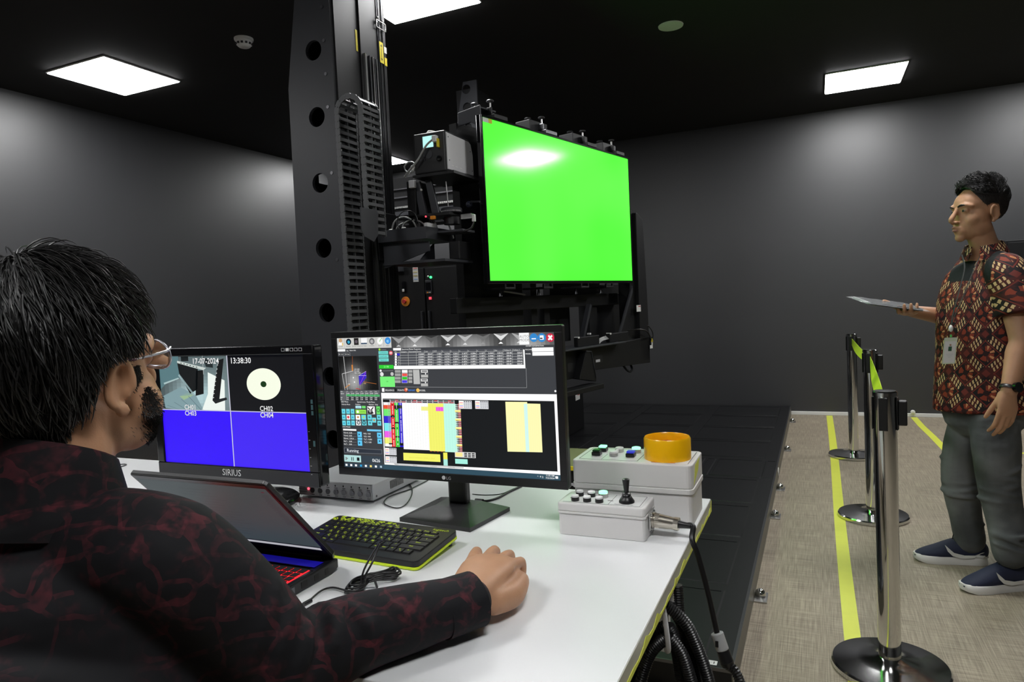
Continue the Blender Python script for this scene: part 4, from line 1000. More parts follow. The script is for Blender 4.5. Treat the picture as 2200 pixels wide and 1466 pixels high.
c.uv(0, .5, .4975, 1, (52, 6, 252)); c.uv(.5025, .5, 1, 1, (66, 34, 246))
def cam_bg(u, v):
    g = 120+90*math.exp(-((u-.55)**2/.12+(v-.75)**2/.10))-60*max(0, .35-u)*2-50*max(0, .3-v); return (int(max(30, g*.86)), int(max(40, g)), int(max(42, g*1.02)))
a = 0
n = 16
for i in range(n):
    for j in range(n):
        c.uv(.0+.4975*i/n, .003+.492*j/n, .4975*(i+1)/n, .003+.492*(j+1)/n, cam_bg((i+.5)/n, (j+.5)/n))
c.up()
def P(pts, col): c.raw([(x*.4975*SWs, (1-y*.495)*SHs) for x, y in pts], [tuple(range(len(pts)))], col)
P([(0, 0), (.30, 0), (.30, .40), (.10, .50), (0, .62)], (88, 122, 128)); c.up()
P([(.05, .50), (.28, .40), (.29, .42), (.06, .53)], (170, 195, 195)); P([(.72, .30), (.95, .45), (.93, 1.0), (.60, 1.0), (.70, .7)], (238, 246, 240)); P([(.03, .75), (.30, .58), (.52, .72), (.62, 1.), (.20, 1.), (.05, .98)], (128, 156, 162)); P([(.28, .75), (.46, .66), (.50, .72), (.34, .82)], (160, 190, 140)); c.up()
P([(.28, .08), (.70, .22), (.66, .26), (.28, .13)], (200, 210, 205)); P([(.28, .12), (.58, .24), (.55, .62), (.44, .70), (.30, .34)], (12, 16, 18)); P([(.55, .27), (.66, .26), (.64, .70), (.52, .74)], (8, 10, 12)); P([(.88, .08), (.96, .05), (.86, .80), (.76, .82)], (10, 12, 14)); P([(.34, .0), (.45, 0), (.45, .09), (.34, .09)], (20, 26, 28)); P([(.66, .02), (.80, .08), (.80, .22), (.70, .20)], (30, 40, 42)); P([(.30, .33), (.50, .70), (.52, .74), (.48, .72), (.28, .36)], (150, 175, 178)); P([(.76, .82), (.96, .76), (.97, .80), (.80, .88)], (24, 30, 32)); c.up()
for k in range(9): P([(.86-.011*k, .16+.075*k), (.875-.011*k, .16+.075*k), (.872-.011*k, .175+.075*k), (.857-.011*k, .175+.075*k)], (210, 215, 215))
for k in range(6): P([(.33+.045*k, .115+.016*k), (.35+.045*k, .122+.016*k), (.345+.045*k, .135+.016*k), (.325+.045*k, .128+.016*k)], (30, 36, 38))
for k in range(4): P([(.08+.11*k, .93-.06*k), (.085+.11*k, .925-.06*k), (.26+.11*k, 1.), (.25+.11*k, 1.)], (84, 110, 118))
P([(.655, .0), (.66, .0), (.66, .34), (.655, .34)], (200, 205, 205)); c.up()
c.uv(.4965, 0, .5025, 1, (205, 206, 222)); c.uv(0, .4955, 1, .5035, (196, 196, 226)); c.up()
cc = (.735*SWs, (1-.255)*SHs)
c.raw([(cc[0]+.0558*math.cos(6.2832*i/48), cc[1]+.0558*.70*math.sin(6.2832*i/48)*1.03) for i in range(48)], [tuple(range(48))], (248, 253, 232)); c.up()
c.raw([(cc[0]+.0098*math.cos(6.2832*i/24), cc[1]+.0076*math.sin(6.2832*i/24)) for i in range(24)], [tuple(range(24))], (14, 52, 14)); c.up()
def tx(u, v, t_, s=.042):
    for dx, dy, col in ((.0006, -.0006, (20, 20, 24)),):
        vv_, ff = text_geo(t_, s*SHs, 'LEFT', .012); c.raw([(p[0]+u*SWs+dx, p[1]+(1-v)*SHs+dy) for p in vv_], ff, col)
    c.up(); vv_, ff = text_geo(t_, s*SHs, 'LEFT', .012); c.raw([(p[0]+u*SWs, p[1]+(1-v)*SHs) for p in vv_], ff, (240, 240, 240)); c.up()
tx(.25, .070, '17-07-2024', .072); tx(.52, .070, '13:38:30', .072)
for u, v, t_ in ((.17, .493, 'CH01'), (.17, .55, 'CH03'), (.70, .490, 'CH02'), (.70, .547, 'CH04')): tx(u, v, t_, .062)
c.build('screen', frame3((-1.6425, 1.3092, .8663), (1, 0, 0), (0, 0, 1)), uimat('cctv_glow', 1.0), si)

# ================================================================== quad recorder
kv = thing('video_recorder', 'flat silver video processor with a row of round buttons behind the desk monitors', 'video processor', (-1.18, 1.55, TZ))
M_alu = mat('silver_paint', (.60, .61, .63), .38, metal=.25, var=.03)
kx0, kx1, ky0, ky1, kz0, kz1 = -1.313, -1.068, 1.455, 1.70, .757, .800
MB().bb((kx0, ky0, kz0), (kx1, ky1, kz1)).build('case', M_alu, kv, world=True, bevel=.002)
fp = MB().bb((kx0+.002, ky0-.003, kz0+.002), (kx1-.004, ky0-.0001, kz1-.002)).build('front_panel', mat('silver_front', (.40, .40, .41), .45, var=.04), kv, world=True, bevel=.001)
for k in range(8):
    x = -1.263+.0262*k
    b_ = MB().lathe([(.0075, 0), (.0068, .002), (.004, .0024)], c=(x, ky0-.0055, .774), n=20, axis='y').build('button', M_dsteel, kv, world=True, smooth=40)
    MB().ball((x-.002, ky0-.0032, .7905), (.0022, .001, .0028), 8).build('indicator', glow('green_dot', (.5, 1, .1), 1.2) if k == 0 else M_ink, kv, world=True)
    for z_ in (.7615, .784): MB().bb((x-.005, ky0-.0033, z_), (x+.005, ky0-.003, z_+.0015)).build('print', M_ink, kv, world=True)
MB().ball((-1.277, ky0-.0035, .777), .0035, 10).build('indicator', glow('red_dot', (1, .06, .1), 3.0), kv, world=True)
lettering('KEVIS', frame3((-1.297, ky0-.0034, .786), (1, 0, 0), (0, 0, 1)), .012, M_ink, kv, 'CENTER', 'logo', True)
for k, w_ in ((0, .016), (1, .030), (2, .030)): MB().bb((-1.297-w_/2, ky0-.0034, .780-.006*k), (-1.297+w_/2, ky0-.0031, .7812-.006*k)).build('print', M_ink, kv, world=True)
for k in range(11): MB().bb((kx1, 1.535+.006*k, .768), (kx1+.0004, 1.538+.006*k, .790)).build('vent', M_ink, kv, world=True)
for y in (1.47, 1.68): MB().cyl((kx1, y, .766), (kx1+.001, y, .766), .003, n=8).build('screw', M_dsteel, kv, world=True)
for x in (kx0+.03, kx1-.03):
    for y in (ky0+.03, ky1-.03): MB().cyl((x, y, .7501), (x, y, .7569), .008, n=12).build('foot', M_blk2, kv, world=True)

# ================================================================== wireless keyboard
kb = thing('keyboard', 'compact black keyboard with lime legends, lime zigzag art and a lime underside', 'keyboard', (-.868, 1.176, TZ), -.05)
KW, KD, SL = .328, .156, .095
def kz(y): return .018+(y+KD/2)*SL
SHR = Matrix(((1, 0, 0, 0), (0, 1, 0, 0), (0, SL, 1, KD/2*SL), (0, 0, 0, 1)))
SHR0 = Matrix(((1, 0, 0, 0), (0, 1, 0, 0), (0, SL, 1, KD/2*SL), (0, 0, 0, 1)))
for sx in (-1, 1): MB().bb((sx*.14-.012, KD/2-.018, .0003), (sx*.14+.012, KD/2-.010, .0158)).build('foot', M_blk2, kb)
M_lime2 = mat('lime_plastic', lin((206, 232, 40)), .4, var=.04)
MB().prism(rrect(KW, KD, .012, 4), .0008, .006, 'xy', M=SHR0).build('underside', M_lime2, kb, bevel=.001)
MB().prism(rrect(KW-.002, KD-.002, .012, 4), .0061, .018, 'xy', M=SHR @ Matrix.Translation((0, 0, 0))).build('body', mat('soft_black_plastic', (.012, .012, .013), .42), kb, bevel=.0015)
M_key = mat('black_keycap', (.013, .013, .014), .4)
keym = {}
leg = MB()
def key(x, y, w, h, t=None):
    k_ = (round(w, 4), round(h, 4))
    if k_ not in keym:
        mb = MB(); mb.add([(-w/2, -h/2, 0), (w/2, -h/2, 0), (w/2, h/2, 0), (-w/2, h/2, 0), (-w/2+.0012, -h/2+.0012, .0028), (w/2-.0012, -h/2+.0012, .0028), (w/2-.0012, h/2-.0008, .0028), (-w/2+.0012, h/2-.0008, .0028)], [(0, 1, 5, 4), (1, 2, 6, 5), (2, 3, 7, 6), (3, 0, 4, 7), (4, 5, 6, 7), (3, 2, 1, 0)])
        keym[k_] = mb.mesh('key'); keym[k_].materials.append(M_key)
    o = link('key', keym[k_], None, kb); o.location = (x, y, kz(y)+.0002); o.rotation_euler = (math.atan(SL), 0, 0)
    if t:
        v, f = text_geo(t, .0085 if len(t) < 3 else .0056, 'CENTER', .02)
        M = Matrix.Translation((x, y, kz(y)+.0032)) @ Matrix.Rotation(math.atan(SL), 4, 'X') @ Matrix.Translation((-.001, .0004, 0)); leg.add(v, f, M)
        if len(t) == 1 and t.isalpha():
            v, f = text_geo('лывафпростцу'[ord(t) % 12], .0055, 'CENTER', .01); leg.add(v, f, M @ Matrix.Translation((.0045, -.0048, 0)))
px_, xL = .0196, -KW/2+.014
y = KD/2-.034
for k in range(15): key(xL+px_*.98*k+.006, y, .0172, .0095, ('Esc', 'F1', 'F2', 'F3', 'F4', 'F5', 'F6', 'F7', 'F8', 'F9', 'F10', 'F11', 'F12', 'PrtSc', 'Del')[k])
rows = [('`1234567890-=', 0, 'Backspace'), ('QWERTYUIOP[]', 1, '\\'), ('ASDFGHJKL;\'', 2, 'Enter'), ('ZXCVBNM,./', 3, 'Shift')]
first = (0, .028, .032, .042); fl = (None, 'Tab', 'Caps', 'Shift')
xe = xL+px_*14.98
for s_, r, lastk in rows:
    y = KD/2-.050-.0182*r; x = xL-.002
    if r: key(x+first[r]/2, y, first[r]-.0018, .0162, fl[r]); x += first[r]
    for chh in s_: key(x+px_/2, y, px_-.0018, .0162, chh); x += px_
    key((x+xe)/2, y, xe-x-.0018, .0162, lastk)
y = KD/2-.050-.0182*4; x = xL-.002
for w_, t_ in ((.026, 'Ctrl'), (.0196, 'Fn'), (.0196, 'Win'), (.0215, 'Alt'), (.095, None), (.0215, 'Alt'), (.0196, 'Ctrl'), (.0196, '<'), (.0196, 'v'), (.0196, '>')):
    key(x+w_/2, y, w_-.0018, .0162, t_); x += w_
lo = MB(); lo.v = leg.v; lo.f = leg.f
me = D.meshes.new('key_legends'); me.from_pydata(leg.v, [], leg.f); link('key_legends', me, M_lime2, kb)
art = MB(); rnd = random.Random(12)
for k in range(34):
    x = -KW/2+.012+(k/34)**1.35*.17; y = KD/2-.008-rnd.uniform(0, .016); pts = [(x, y, 0)]; L = rnd.uniform(.007, .013); a = rnd.choice((.3, 1.2, -1.0, 2.4))
    for j in range(rnd.choice((2, 3))): pts.append((pts[-1][0]+L*math.cos(a), max(KD/2-.026, min(KD/2-.004, pts[-1][1]+L*.8*math.sin(a))), 0)); a += rnd.choice((1.9, -2.0, 2.2))
    for j in range(len(pts)-1):
        p0, p1 = Vector(pts[j]), Vector(pts[j+1]); d = (p1-p0)
        if d.length < .002: continue
        d.normalize(); nn = Vector((-d.y, d.x, 0))*.0011
        art.add([(*q_.xy, kz(q_.y)+.0003) for q_ in (p0-nn, p1-nn, p1+nn, p0+nn)], [(0, 1, 2, 3)])
me = D.meshes.new('zigzag_print'); me.from_pydata(art.v, [], art.f); link('zigzag_print', me, M_lime2, kb)
lettering('logitech', Matrix.Translation((KW/2-.035, KD/2-.018, kz(KD/2-.018)+.0004)) @ Matrix.Rotation(math.atan(SL), 4, 'X'), .0125, M_lime2, kb, 'CENTER', 'logo')

# ================================================================== laptop
lt = thing('laptop', 'black gaming laptop with red backlit keys and its lid half lowered', 'laptop', (-1.03, .93, TZ))
lx0, lx1, hy, hz = -1.202, -.862, 1.045, .774
M_lap = mat('laptop_shell', (.012, .012, .014), .35)
MB().prism([(.80, .7505), (1.03, .7505), (1.05, .757), (1.05, .774), (.80, .771)], lx0, lx1, 'yz').build('base', M_lap, lt, world=True, bevel=.002)
M_lapd = mat('laptop_deck', (.008, .008, .012), .18)
MB().prism([(.805, .7713), (.985, .7733), (.985, .7737), (.805, .7717)], lx0+.006, lx1-.006, 'yz').build('palm_deck', M_lapd, lt, world=True)
M_rl = glow('red_backlight', (1, .02, .03), 1.6)
MB().prism([(.875, .7722), (.983, .7739), (.983, .7741), (.875, .7725)], lx0+.018, lx1-.012, 'yz').build('backlight', M_rl, lt, world=True)
lk = MB().bb((-.0068, -.0072, 0), (.0068, .0072, .0016)).mesh('key'); lk.materials.append(M_key)
for r in range(6):
    for k in range(17):
        o = link('key', lk, None, lt); o.matrix_parent_inverse = basis(lt).inverted(); o.location = (lx1-.022-.0172*k-.002*(r % 2), .974-.0178*r, .7742-.0178*r*.011)
MB().bb((lx0+.02, .992, .7745), (lx1-.02, 1.03, .7752)).build('hinge_bar', M_lapd, lt, world=True)
MB().bb((lx0+.05, .995, .7753), (lx1-.012, 1.022, .7756)).build('painted_reflection', glow('blue_reflection_glow', (.03, .02, 1), .16), lt, world=True)  # emissive strip paints the display's blue reflection on the deck, no lamp there
LD = Vector((0, .874-hy, .966-hz)); LL = LD.length; LD.normalize(); LNn = Vector((1, 0, 0)).cross(LD)   # lid normal
# lid local frame: x -> world x, y -> along lid up
Mlid = frame3((lx0, hy, hz), (1, 0, 0), LD)      # z = LN
wl = lx1-lx0
sgn = 1 if (Mlid.to_3x3() @ Vector((0, 0, 1))).dot(Vector((.86, -1.0, .4))) > 0 else -1
o = MB().prism([(0, .016), (.012, -.006), (wl-.012, -.006), (wl, .016), (wl, LL-.006), (wl-.006, LL), (.006, LL), (0, LL-.006)], -sgn*.0085, 0, 'xy', M=Mlid).build('lid', M_lap, lt, world=True, bevel=.0015)
MB().prism([(.004, .012), (wl-.004, .012), (wl-.004, LL-.004), (.004, LL-.004)], 0.0001*sgn, .0009*sgn, 'xy', M=Mlid).build('screen_bezel', M_blk2, lt, world=True)
MB().bb((wl*.1, -.010, -sgn*.012), (wl*.9, .006, sgn*.004), Mlid).build('hinge', M_lap, lt, world=True, bevel=.003)
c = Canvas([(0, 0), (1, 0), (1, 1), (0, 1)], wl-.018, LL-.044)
c.uv(0, 0, 1, .93, (78, 90, 92)); c.uv(0, .93, 1, 1, (6, 6, 10)); c.up(); c.uv(.03, .945, .985, .985, (228, 228, 238))  # pale bottom bar paints a white reflection along the lower bezel
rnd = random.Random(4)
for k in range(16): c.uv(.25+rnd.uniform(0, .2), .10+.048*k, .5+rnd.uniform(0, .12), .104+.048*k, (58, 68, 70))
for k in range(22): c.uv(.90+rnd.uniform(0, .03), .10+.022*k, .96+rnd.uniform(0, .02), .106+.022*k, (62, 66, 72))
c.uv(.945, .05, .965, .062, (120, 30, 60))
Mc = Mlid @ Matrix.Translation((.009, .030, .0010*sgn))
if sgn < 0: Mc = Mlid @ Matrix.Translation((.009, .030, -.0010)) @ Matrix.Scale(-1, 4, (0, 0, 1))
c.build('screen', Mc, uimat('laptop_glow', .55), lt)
for y, h, m in ((.98, .012, M_ink), (.945, .016, M_ink), (.915, .012, M_dsteel), (1.01, .010, M_ink)):
    MB().bb((lx1, y, .756), (lx1+.0006, y+h, .767)).build('port', m, lt, world=True)

# ================================================================== big control box
M_box = mat('light_grey_abs', (.73, .72, .71), .42, var=.02)
M_boxp = mat('panel_sticker', (.74, .75, .74), .35, var=.02)
bx0, bx1, by0, by1 = -.528, -.254, 1.487, 1.636
cb = thing('control_box', 'tall light grey control box topped by a big orange yellow ring', 'control box', ((bx0+bx1)/2, 1.56, TZ))
MB().prism(rrect(bx1-bx0-.004, by1-by0-.004, .012, 4, (bx0+bx1)/2, (by0+by1)/2), .7502, .820, 'xy').build('body', M_box, cb, world=True, bevel=.0015)
MB().prism(rrect(bx1-bx0+.003, by1-by0+.003, .013, 4, (bx0+bx1)/2, (by0+by1)/2), .8201, .832, 'xy').build('rim', M_box, cb, world=True, bevel=.0015)
MB().prism(rrect(bx1-bx0, by1-by0, .013, 4, (bx0+bx1)/2, (by0+by1)/2), .8321, .885, 'xy').build('lid', M_box, cb, world=True, bevel=.003, seg=3)
MB().prism(rrect(bx1-bx0-.02, by1-by0-.018, .004, 2, (bx0+bx1)/2, (by0+by1)/2), .8851, .8856, 'xy').build('panel', M_boxp, cb, world=True)
for a, b_ in (((-.515, 1.503), (-.378, 1.5045)), ((-.515, 1.62), (-.378, 1.6215)), ((-.515, 1.503), (-.5138, 1.62)), ((-.378, 1.503), (-.3768, 1.62)), ((-.462, 1.503), (-.4612, 1.56)), ((-.265, 1.50), (-.2638, 1.62))):
    MB().bb((a[0], a[1], .8857), (b_[0], b_[1], .8859)).build('print', M_ink, cb, world=True)
MB().bb((-.345, 1.500, .8857), (-.292, 1.503, .8859)).build('print', M_red, cb, world=True)
def lamp_btn(x, y, sz, m, par, base=M_blk2, rnd_=False, z=.8857, h=.014):
    if rnd_:
        o = MB().lathe([(sz, z), (sz, z+h*.6), (sz*.96, z+h*.62)], c=(x, y, 0), n=24).build('button_ring', base, par, world=True, smooth=40)
        MB().lathe([(sz*.93, z+h*.63), (sz*.9, z+h*.9), (sz*.5, z+h), (.0005, z+h*1.02)], c=(x, y, 0), n=24).build('button_cap', m, o, world=True, smooth=50)
    else:
        o = MB().bb((x-sz, y-sz, z), (x+sz, y+sz, z+h*.65)).build('button_ring', base, par, world=True, bevel=.002)
        MB().bb((x-sz*.85, y-sz*.85, z+h*.66), (x+sz*.85, y+sz*.85, z+h)).build('button_cap', m, o, world=True, bevel=.002)
M_gl = glow('lit_green_cap', (.25, 1, .45), 2.2); M_wl = mat('white_cap', (.85, .86, .86), .3, var=.02)
lamp_btn(-.484, 1.545, .0105, mat('dark_green_cap', (.005, .05, .012), .3), cb); lamp_btn(-.482, 1.590, .0105, M_gl, cb)
lamp_btn(-.443, 1.545, .0105, M_wl, cb, M_steel, True, h=.012); lamp_btn(-.441, 1.590, .0105, M_wl, cb, M_steel, True, h=.012)
MB().bb((-.4445, 1.556, .886), (-.4395, 1.580, .896)).build('selector_bar', M_wl, cb, world=True, bevel=.003)
lamp_btn(-.402, 1.545, .0105, glow('blue_cap', (.05, .06, .8), .5), cb); lamp_btn(-.400, 1.590, .0115, M_gl, cb, M_steel, True)
yr = mat('yellow_plastic', lin((255, 192, 6)), .3, var=.02, coat=.3)
MB().lathe([(.0525, .8858), (.0525, .931), (.0500, .935), (.0475, .931), (.0462, .900), (.0462, .8958)], c=(-.3185, 1.552, 0), n=64).build('guard_ring', yr, cb, world=True, smooth=40)
MB().lathe([(.0215, .896), (.0225, .914), (.0200, .922), (.001, .923)], c=(-.3185, 1.552, 0), n=40).build('stop_button', M_red, cb, world=True, smooth=40)
lettering('EMO', Matrix.Translation((-.3185, 1.5485, .9233)), .012, M_lab, cb, 'CENTER', 'lettering', True, .02)
MB().bb((-.338, 1.542, .9231), (-.299, 1.5435, .9233)).build('print', M_lab, cb, world=True)
MB().prism([(1.507, .838), (1.53, .878), (1.59, .882), (1.565, .858), (1.525, .845)], bx1+.0001, bx1+.0005, 'yz').build('tape_scrap', M_yel, cb, world=True)

# ================================================================== joystick box
jx0, jx1, jy0, jy1 = -.523, -.331, 1.366, 1.461
jb = thing('joystick_box', 'small light grey pendant box with a black joystick and round push buttons', 'control box', ((jx0+jx1)/2, 1.41, TZ))
MB().prism(rrect(jx1-jx0-.003, jy1-jy0-.003, .008, 4, (jx0+jx1)/2, (jy0+jy1)/2), .7502, .797, 'xy').build('body', M_box, jb, world=True, bevel=.0015)
MB().prism(rrect(jx1-jx0+.001, jy1-jy0+.001, .009, 4, (jx0+jx1)/2, (jy0+jy1)/2), .7971, .802, 'xy').build('rim', M_box, jb, world=True, bevel=.001)
MB().prism(rrect(jx1-jx0, jy1-jy0, .009, 4, (jx0+jx1)/2, (jy0+jy1)/2), .8021, .820, 'xy').build('lid', M_box, jb, world=True, bevel=.003, seg=3)
MB().prism(rrect(jx1-jx0-.016, jy1-jy0-.014, .004, 2, (jx0+jx1)/2, (jy0+jy1)/2), .8201, .8205, 'xy').build('panel', M_boxp, jb, world=True)
for a, b_ in (((-.512, 1.376), (-.345, 1.377)), ((-.512, 1.45), (-.345, 1.451)), ((-.412, 1.376), (-.4112, 1.45)), ((-.345, 1.376), (-.3442, 1.45)), ((-.40, 1.384), (-.36, 1.385))):
    MB().bb((a[0], a[1], .8206), (b_[0], b_[1], .8208)).build('print', M_ink, jb, world=True)
for x in (-.505, -.42): MB().bb((x, 1.403, .8206), (x+.012, 1.406, .8208)).build('print', M_ink, jb, world=True)
for k, x in enumerate((-.488, -.461, -.434)):
    lamp_btn(x, 1.388, .0088, M_wl, jb, rnd_=True, z=.8206, h=.013)
    lamp_btn(x-.002, 1.426, .0105 if k == 2 else .0088, M_gl if k == 2 else M_wl, jb, M_steel if k == 2 else M_blk2, True, z=.8206, h=.015 if k == 2 else .013)
MB().lathe([(.0165, .8206), (.0165, .824), (.013, .829), (.0105, .833), (.0085, .834), (.0098, .836), (.0085, .838), (.0092, .840), (.0055, .842), (.0050, .846), (.0078, .868), (.0078, .870), (.005, .8715), (.0005, .872)], c=(-.378, 1.403, 0), n=28).build('joystick', M_blk2, jb, world=True, smooth=40)
cn = MB()
for (a, b_, r0, r1) in ((0, .004, .018, .018),):
    cn.bb((jx1, 1.396, .765), (jx1+.004, 1.433, .803))
fl_ = cn.build('connector_flange', M_steel, jb, world=True, bevel=.001)
for y in (1.400, 1.429):
    for z in (.769, .799): MB().ball((jx1+.005, y, z), .0025, 8).build('screw', M_steel, fl_, world=True)
M_nick = mat('nickel', (.62, .58, .50), .28, metal=1, var=.06)
CP = Vector((jx1+.004, 1.4145, .783)); CDr = Vector((1, -.06, -.06)).normalized()
def ax(s): return CP+CDr*s
MB().cyl(ax(0), ax(.006), .0165, n=32).cyl(ax(.006), ax(.016), .0145, n=32).cyl(ax(.016), ax(.046), .0152, .0125, n=32).cyl(ax(.046), ax(.056), .0138, n=12).build('connector', M_nick, jb, world=True, smooth=30)
for k in range(28):
    a = k*2*math.pi/28; p_ = ax(.011)+Vector((0, math.cos(a), math.sin(a)))*.0146
    MB().box(tuple(p_), (.009, .0012, .0012)).build('knurl', M_nick, jb, world=True)
MB().cyl(ax(.056), ax(.066), .0085, .007, n=16).cyl(ax(.066), ax(.080), .007, .0055, n=16).build('strain_relief', M_blk2, jb, world=True, smooth=40)
hang = [ax(.07), ax(.085)]+[on_y(x, y, Y) for x, y, Y in ((1487, 1160, 1.385), (1500, 1195, 1.38), (1520, 1270, 1.375), (1537, 1345, 1.37), (1546, 1385, 1.365))]
MB().tube(hang, .0058, 10, res=6).build('cable', M_cable, jb, world=True, smooth=60)
e0, e1 = on_y(1540, 1360, 1.368), on_y(1553, 1398, 1.364)
dd = (e1-e0).normalized()
fe = MB().cyl(e0, e1, .0125, n=24).build('ferrite', mat('light_grey_plastic', (.45, .46, .46), .4), jb, world=True, smooth=40, bevel=.002)
MB().box(tuple((e0+e1)/2+Vector((-.004, -.0125, 0))), (.006, .002, .012)).build('ferrite_latch', M_ink, fe, world=True)
MB().cyl(e1, e1+dd*.022, .0125, .0135, n=20).cyl(e1+dd*.022, e1+dd*.03, .0145, .0125, n=20).build('sleeve', M_blk2, jb, world=True, smooth=40)
def corrug(pts, r, pitch=.0045, n=10):
    P_ = spline(pts, 60); L = [0.0]
    for a, b_ in zip(P_, P_[1:]): L.append(L[-1]+(b_-a).length)
    N_ = int(L[-1]/pitch)*2; out = []
    for k in range(N_+1):
        s = L[-1]*k/N_; i = min(max(0, int(np.searchsorted(L, s))-1), len(P_)-2); t_ = (s-L[i])/max(1e-9, L[i+1]-L[i]); out.append(P_[i].lerp(P_[i+1], t_))
    return MB().tube(out, [r if k % 2 else r*.84 for k in range(len(out))], n)
corrug([e1+dd*.028, on_y(1590, 1466, 1.35), Vector((-.12, 1.33, .36)), Vector((-.10, 1.33, .18)), Vector((-.13, 1.36, .035)), Vector((-.22, 1.45, .014)), Vector((-.42, 1.6, .014))], .0105).build('conduit', M_cable, jb, world=True, smooth=30)

# ================================================================== hanging conduit coil
hc = thing('conduit_coil', 'black corrugated conduit coiled and hung from the desk edge by a grey strap', 'cable coil', (-.26, 1.2, .15))
for k, (xl, xr, top, y, bot) in enumerate(((-.40, -.185, .700, 1.205, .20), (-.372, -.215, .690, 1.222, .23), (-.345, -.235, .668, 1.19, .26), (-.33, -.205, .655, 1.176, .18))):
    xm = -.262+.004*k; h = top-bot
    pts = [(xm, y, top), (xm+(xr-xm)*.55, y+.01, top-.05*h/.5), (xr, y+.02, top-.36*h), (xr+.005, y+.02, bot+.3*h), ((xl+xr)/2, y+.01, bot), (xl, y-.01, bot+.3*h), (xl+.01, y-.01, top-.36*h), (xm+(xl-xm)*.5, y, top-.05*h/.5), (xm-.002, y, top)]
    corrug([Vector(p_) for p_ in pts], .0115).build('conduit_loop', M_cable, hc, world=True, smooth=30)
corrug([Vector((-.245, 1.245, .7205)), Vector((-.243, 1.245, .60)), Vector((-.25, 1.25, .4)), Vector((-.27, 1.26, .1)), Vector((-.30, 1.30, .02))], .0095).build('drop_conduit', M_cable, hc, world=True, smooth=30)
MB().tube([(-.262, 1.185, .7215), (-.256, 1.170, .70), (-.250, 1.160, .665), (-.249, 1.160, .64), (-.256, 1.17, .632)], .0028, 6, flat=2.2, res=5).build('strap', M_grey, hc, world=True, smooth=60)

# ================================================================== loose cables on the desk
def loose(name, lb, pts, r, m=M_cable, res=6): return tag(MB().tube(pts, r, 8, res=res).build(name, m, smooth=60), lb, 'cable')
def tz(*pts, z=.7525): return [on_z(x, y, z) for x, y in pts]
loose('power_cable', 'thin black cable looping on the desk between the silver processor and monitor stand', tz((866, 1034), (882, 1044), (885, 1062), (872, 1084), (852, 1092), (826, 1083), (832, 1070), (852, 1061), (882, 1051), (920, 1032)), .0016)
loose('signal_cable', 'black cable lying behind the stand of the software monitor', [(-.770, 1.500, .768)]+tz((1022, 1074), (1045, 1077), (1070, 1070), (1092, 1058), (1120, 1045)), .0032)
loose('thin_cable', 'hair-thin black wire beside the thicker cable behind the software monitor', tz((1015, 1062), (1040, 1064), (1066, 1063), (1082, 1060), (1104, 1050), z=.7512), .0011)
loose('ring_cable', 'small dark ring of cable on the desk beside the laptop lid', [on_z(252, 1002, .752)+Vector((.022*math.cos(a), .03*math.sin(a), 0)) for a in np.linspace(-.5, 5.2, 14)], .0022, M_dsteel, 3)
uc = thing('usb_cable', 'black cable bunched in a twisted coil in front of the lime keyboard', 'cable', (-.75, 1.0, TZ))
cA, cB = Vector((-.768, .951, .757)), Vector((-.728, 1.058, .757)); dA = (cB-cA).normalized(); nA = Vector((-dA.y, dA.x, 0)); rnd = random.Random(8)
pts = [on_z(663, 1293, .762), on_z(690, 1270, .756), on_z(715, 1263, .755), on_z(748, 1270, .756)]
for k in range(5):
    hw = .013+.004*rnd.random(); s0, s1 = rnd.uniform(-.06, -.045), rnd.uniform(.045, .062); z = .754+.0035*k; mid = (cA+cB)/2
    for s, w_, dz in ((s0*.6, -hw*.8, 0), (s0, 0, .002), (s0*.5, hw, .004), (s1*.5, -hw*.3, .006), (s1, hw*.2, .004), (s1*.8, -hw, .002), (0, hw*.6, .005)):
        pts.append(Vector((mid.x, mid.y, 0))+dA*s+nA*w_+Vector((0, 0, z+dz)))
pts += [Vector((-.752, .985, .775)), Vector((-.742, .998, .80)), at_depth(818, 1166, 1.265), at_depth(822, 1163, 1.262), at_depth(812, 1172, 1.262), at_depth(782, 1225, 1.24), at_depth(772, 1275, 1.215), on_z(760, 1310, .762), on_z(752, 1335, .755), Vector((-.70, .82, .754)), Vector((-.72, .78, .754))]
MB().tube(pts, .0019, 8, res=5).build('wire', M_cable, uc, world=True, smooth=60)
MB().cyl(on_z(652, 1300, .762), on_z(668, 1291, .762), .004, n=10).build('plug', M_blk2, uc, world=True)
MB().tube([Vector((-.758, .985, .752)), Vector((-.748, .98, .775)), Vector((-.738, .99, .776)), Vector((-.737, 1.0, .752))], .0022, 6, res=4).build('tie', M_blk2, uc, world=True)

# ================================================================== low cart behind desk
ct = thing('equipment_cart', 'low equipment cart with an olive top and yellow edge behind the control box', 'cart', (-1.1, 2.7, .0985))
M_olive = mat('olive_mat', (.20, .20, .10), .5)
MB().bb((-1.45, 2.545, .58), (-.80, 2.868, .60)).build('top', M_olive, ct, world=True, bevel=.003)
MB().bb((-1.45, 2.535, .585), (-.80, 2.5449, .60)).build('front_edge', M_ylab, ct, world=True)
MB().bb((-1.44, 2.56, .12), (-.81, 2.86, .5799)).build('body', M_black, ct, world=True)
for k in range(5): MB().bb((-1.44, 2.548, .52-.05*k), (-.81, 2.5599, .528-.05*k)).build('drawer_lip', M_grey, ct, world=True)
for x in (-1.40, -.85):
    for y in (2.59, 2.83): MB().cyl((x, y, .0985), (x, y, .1199), .02, n=12).build('caster', M_blk2, ct, world=True)
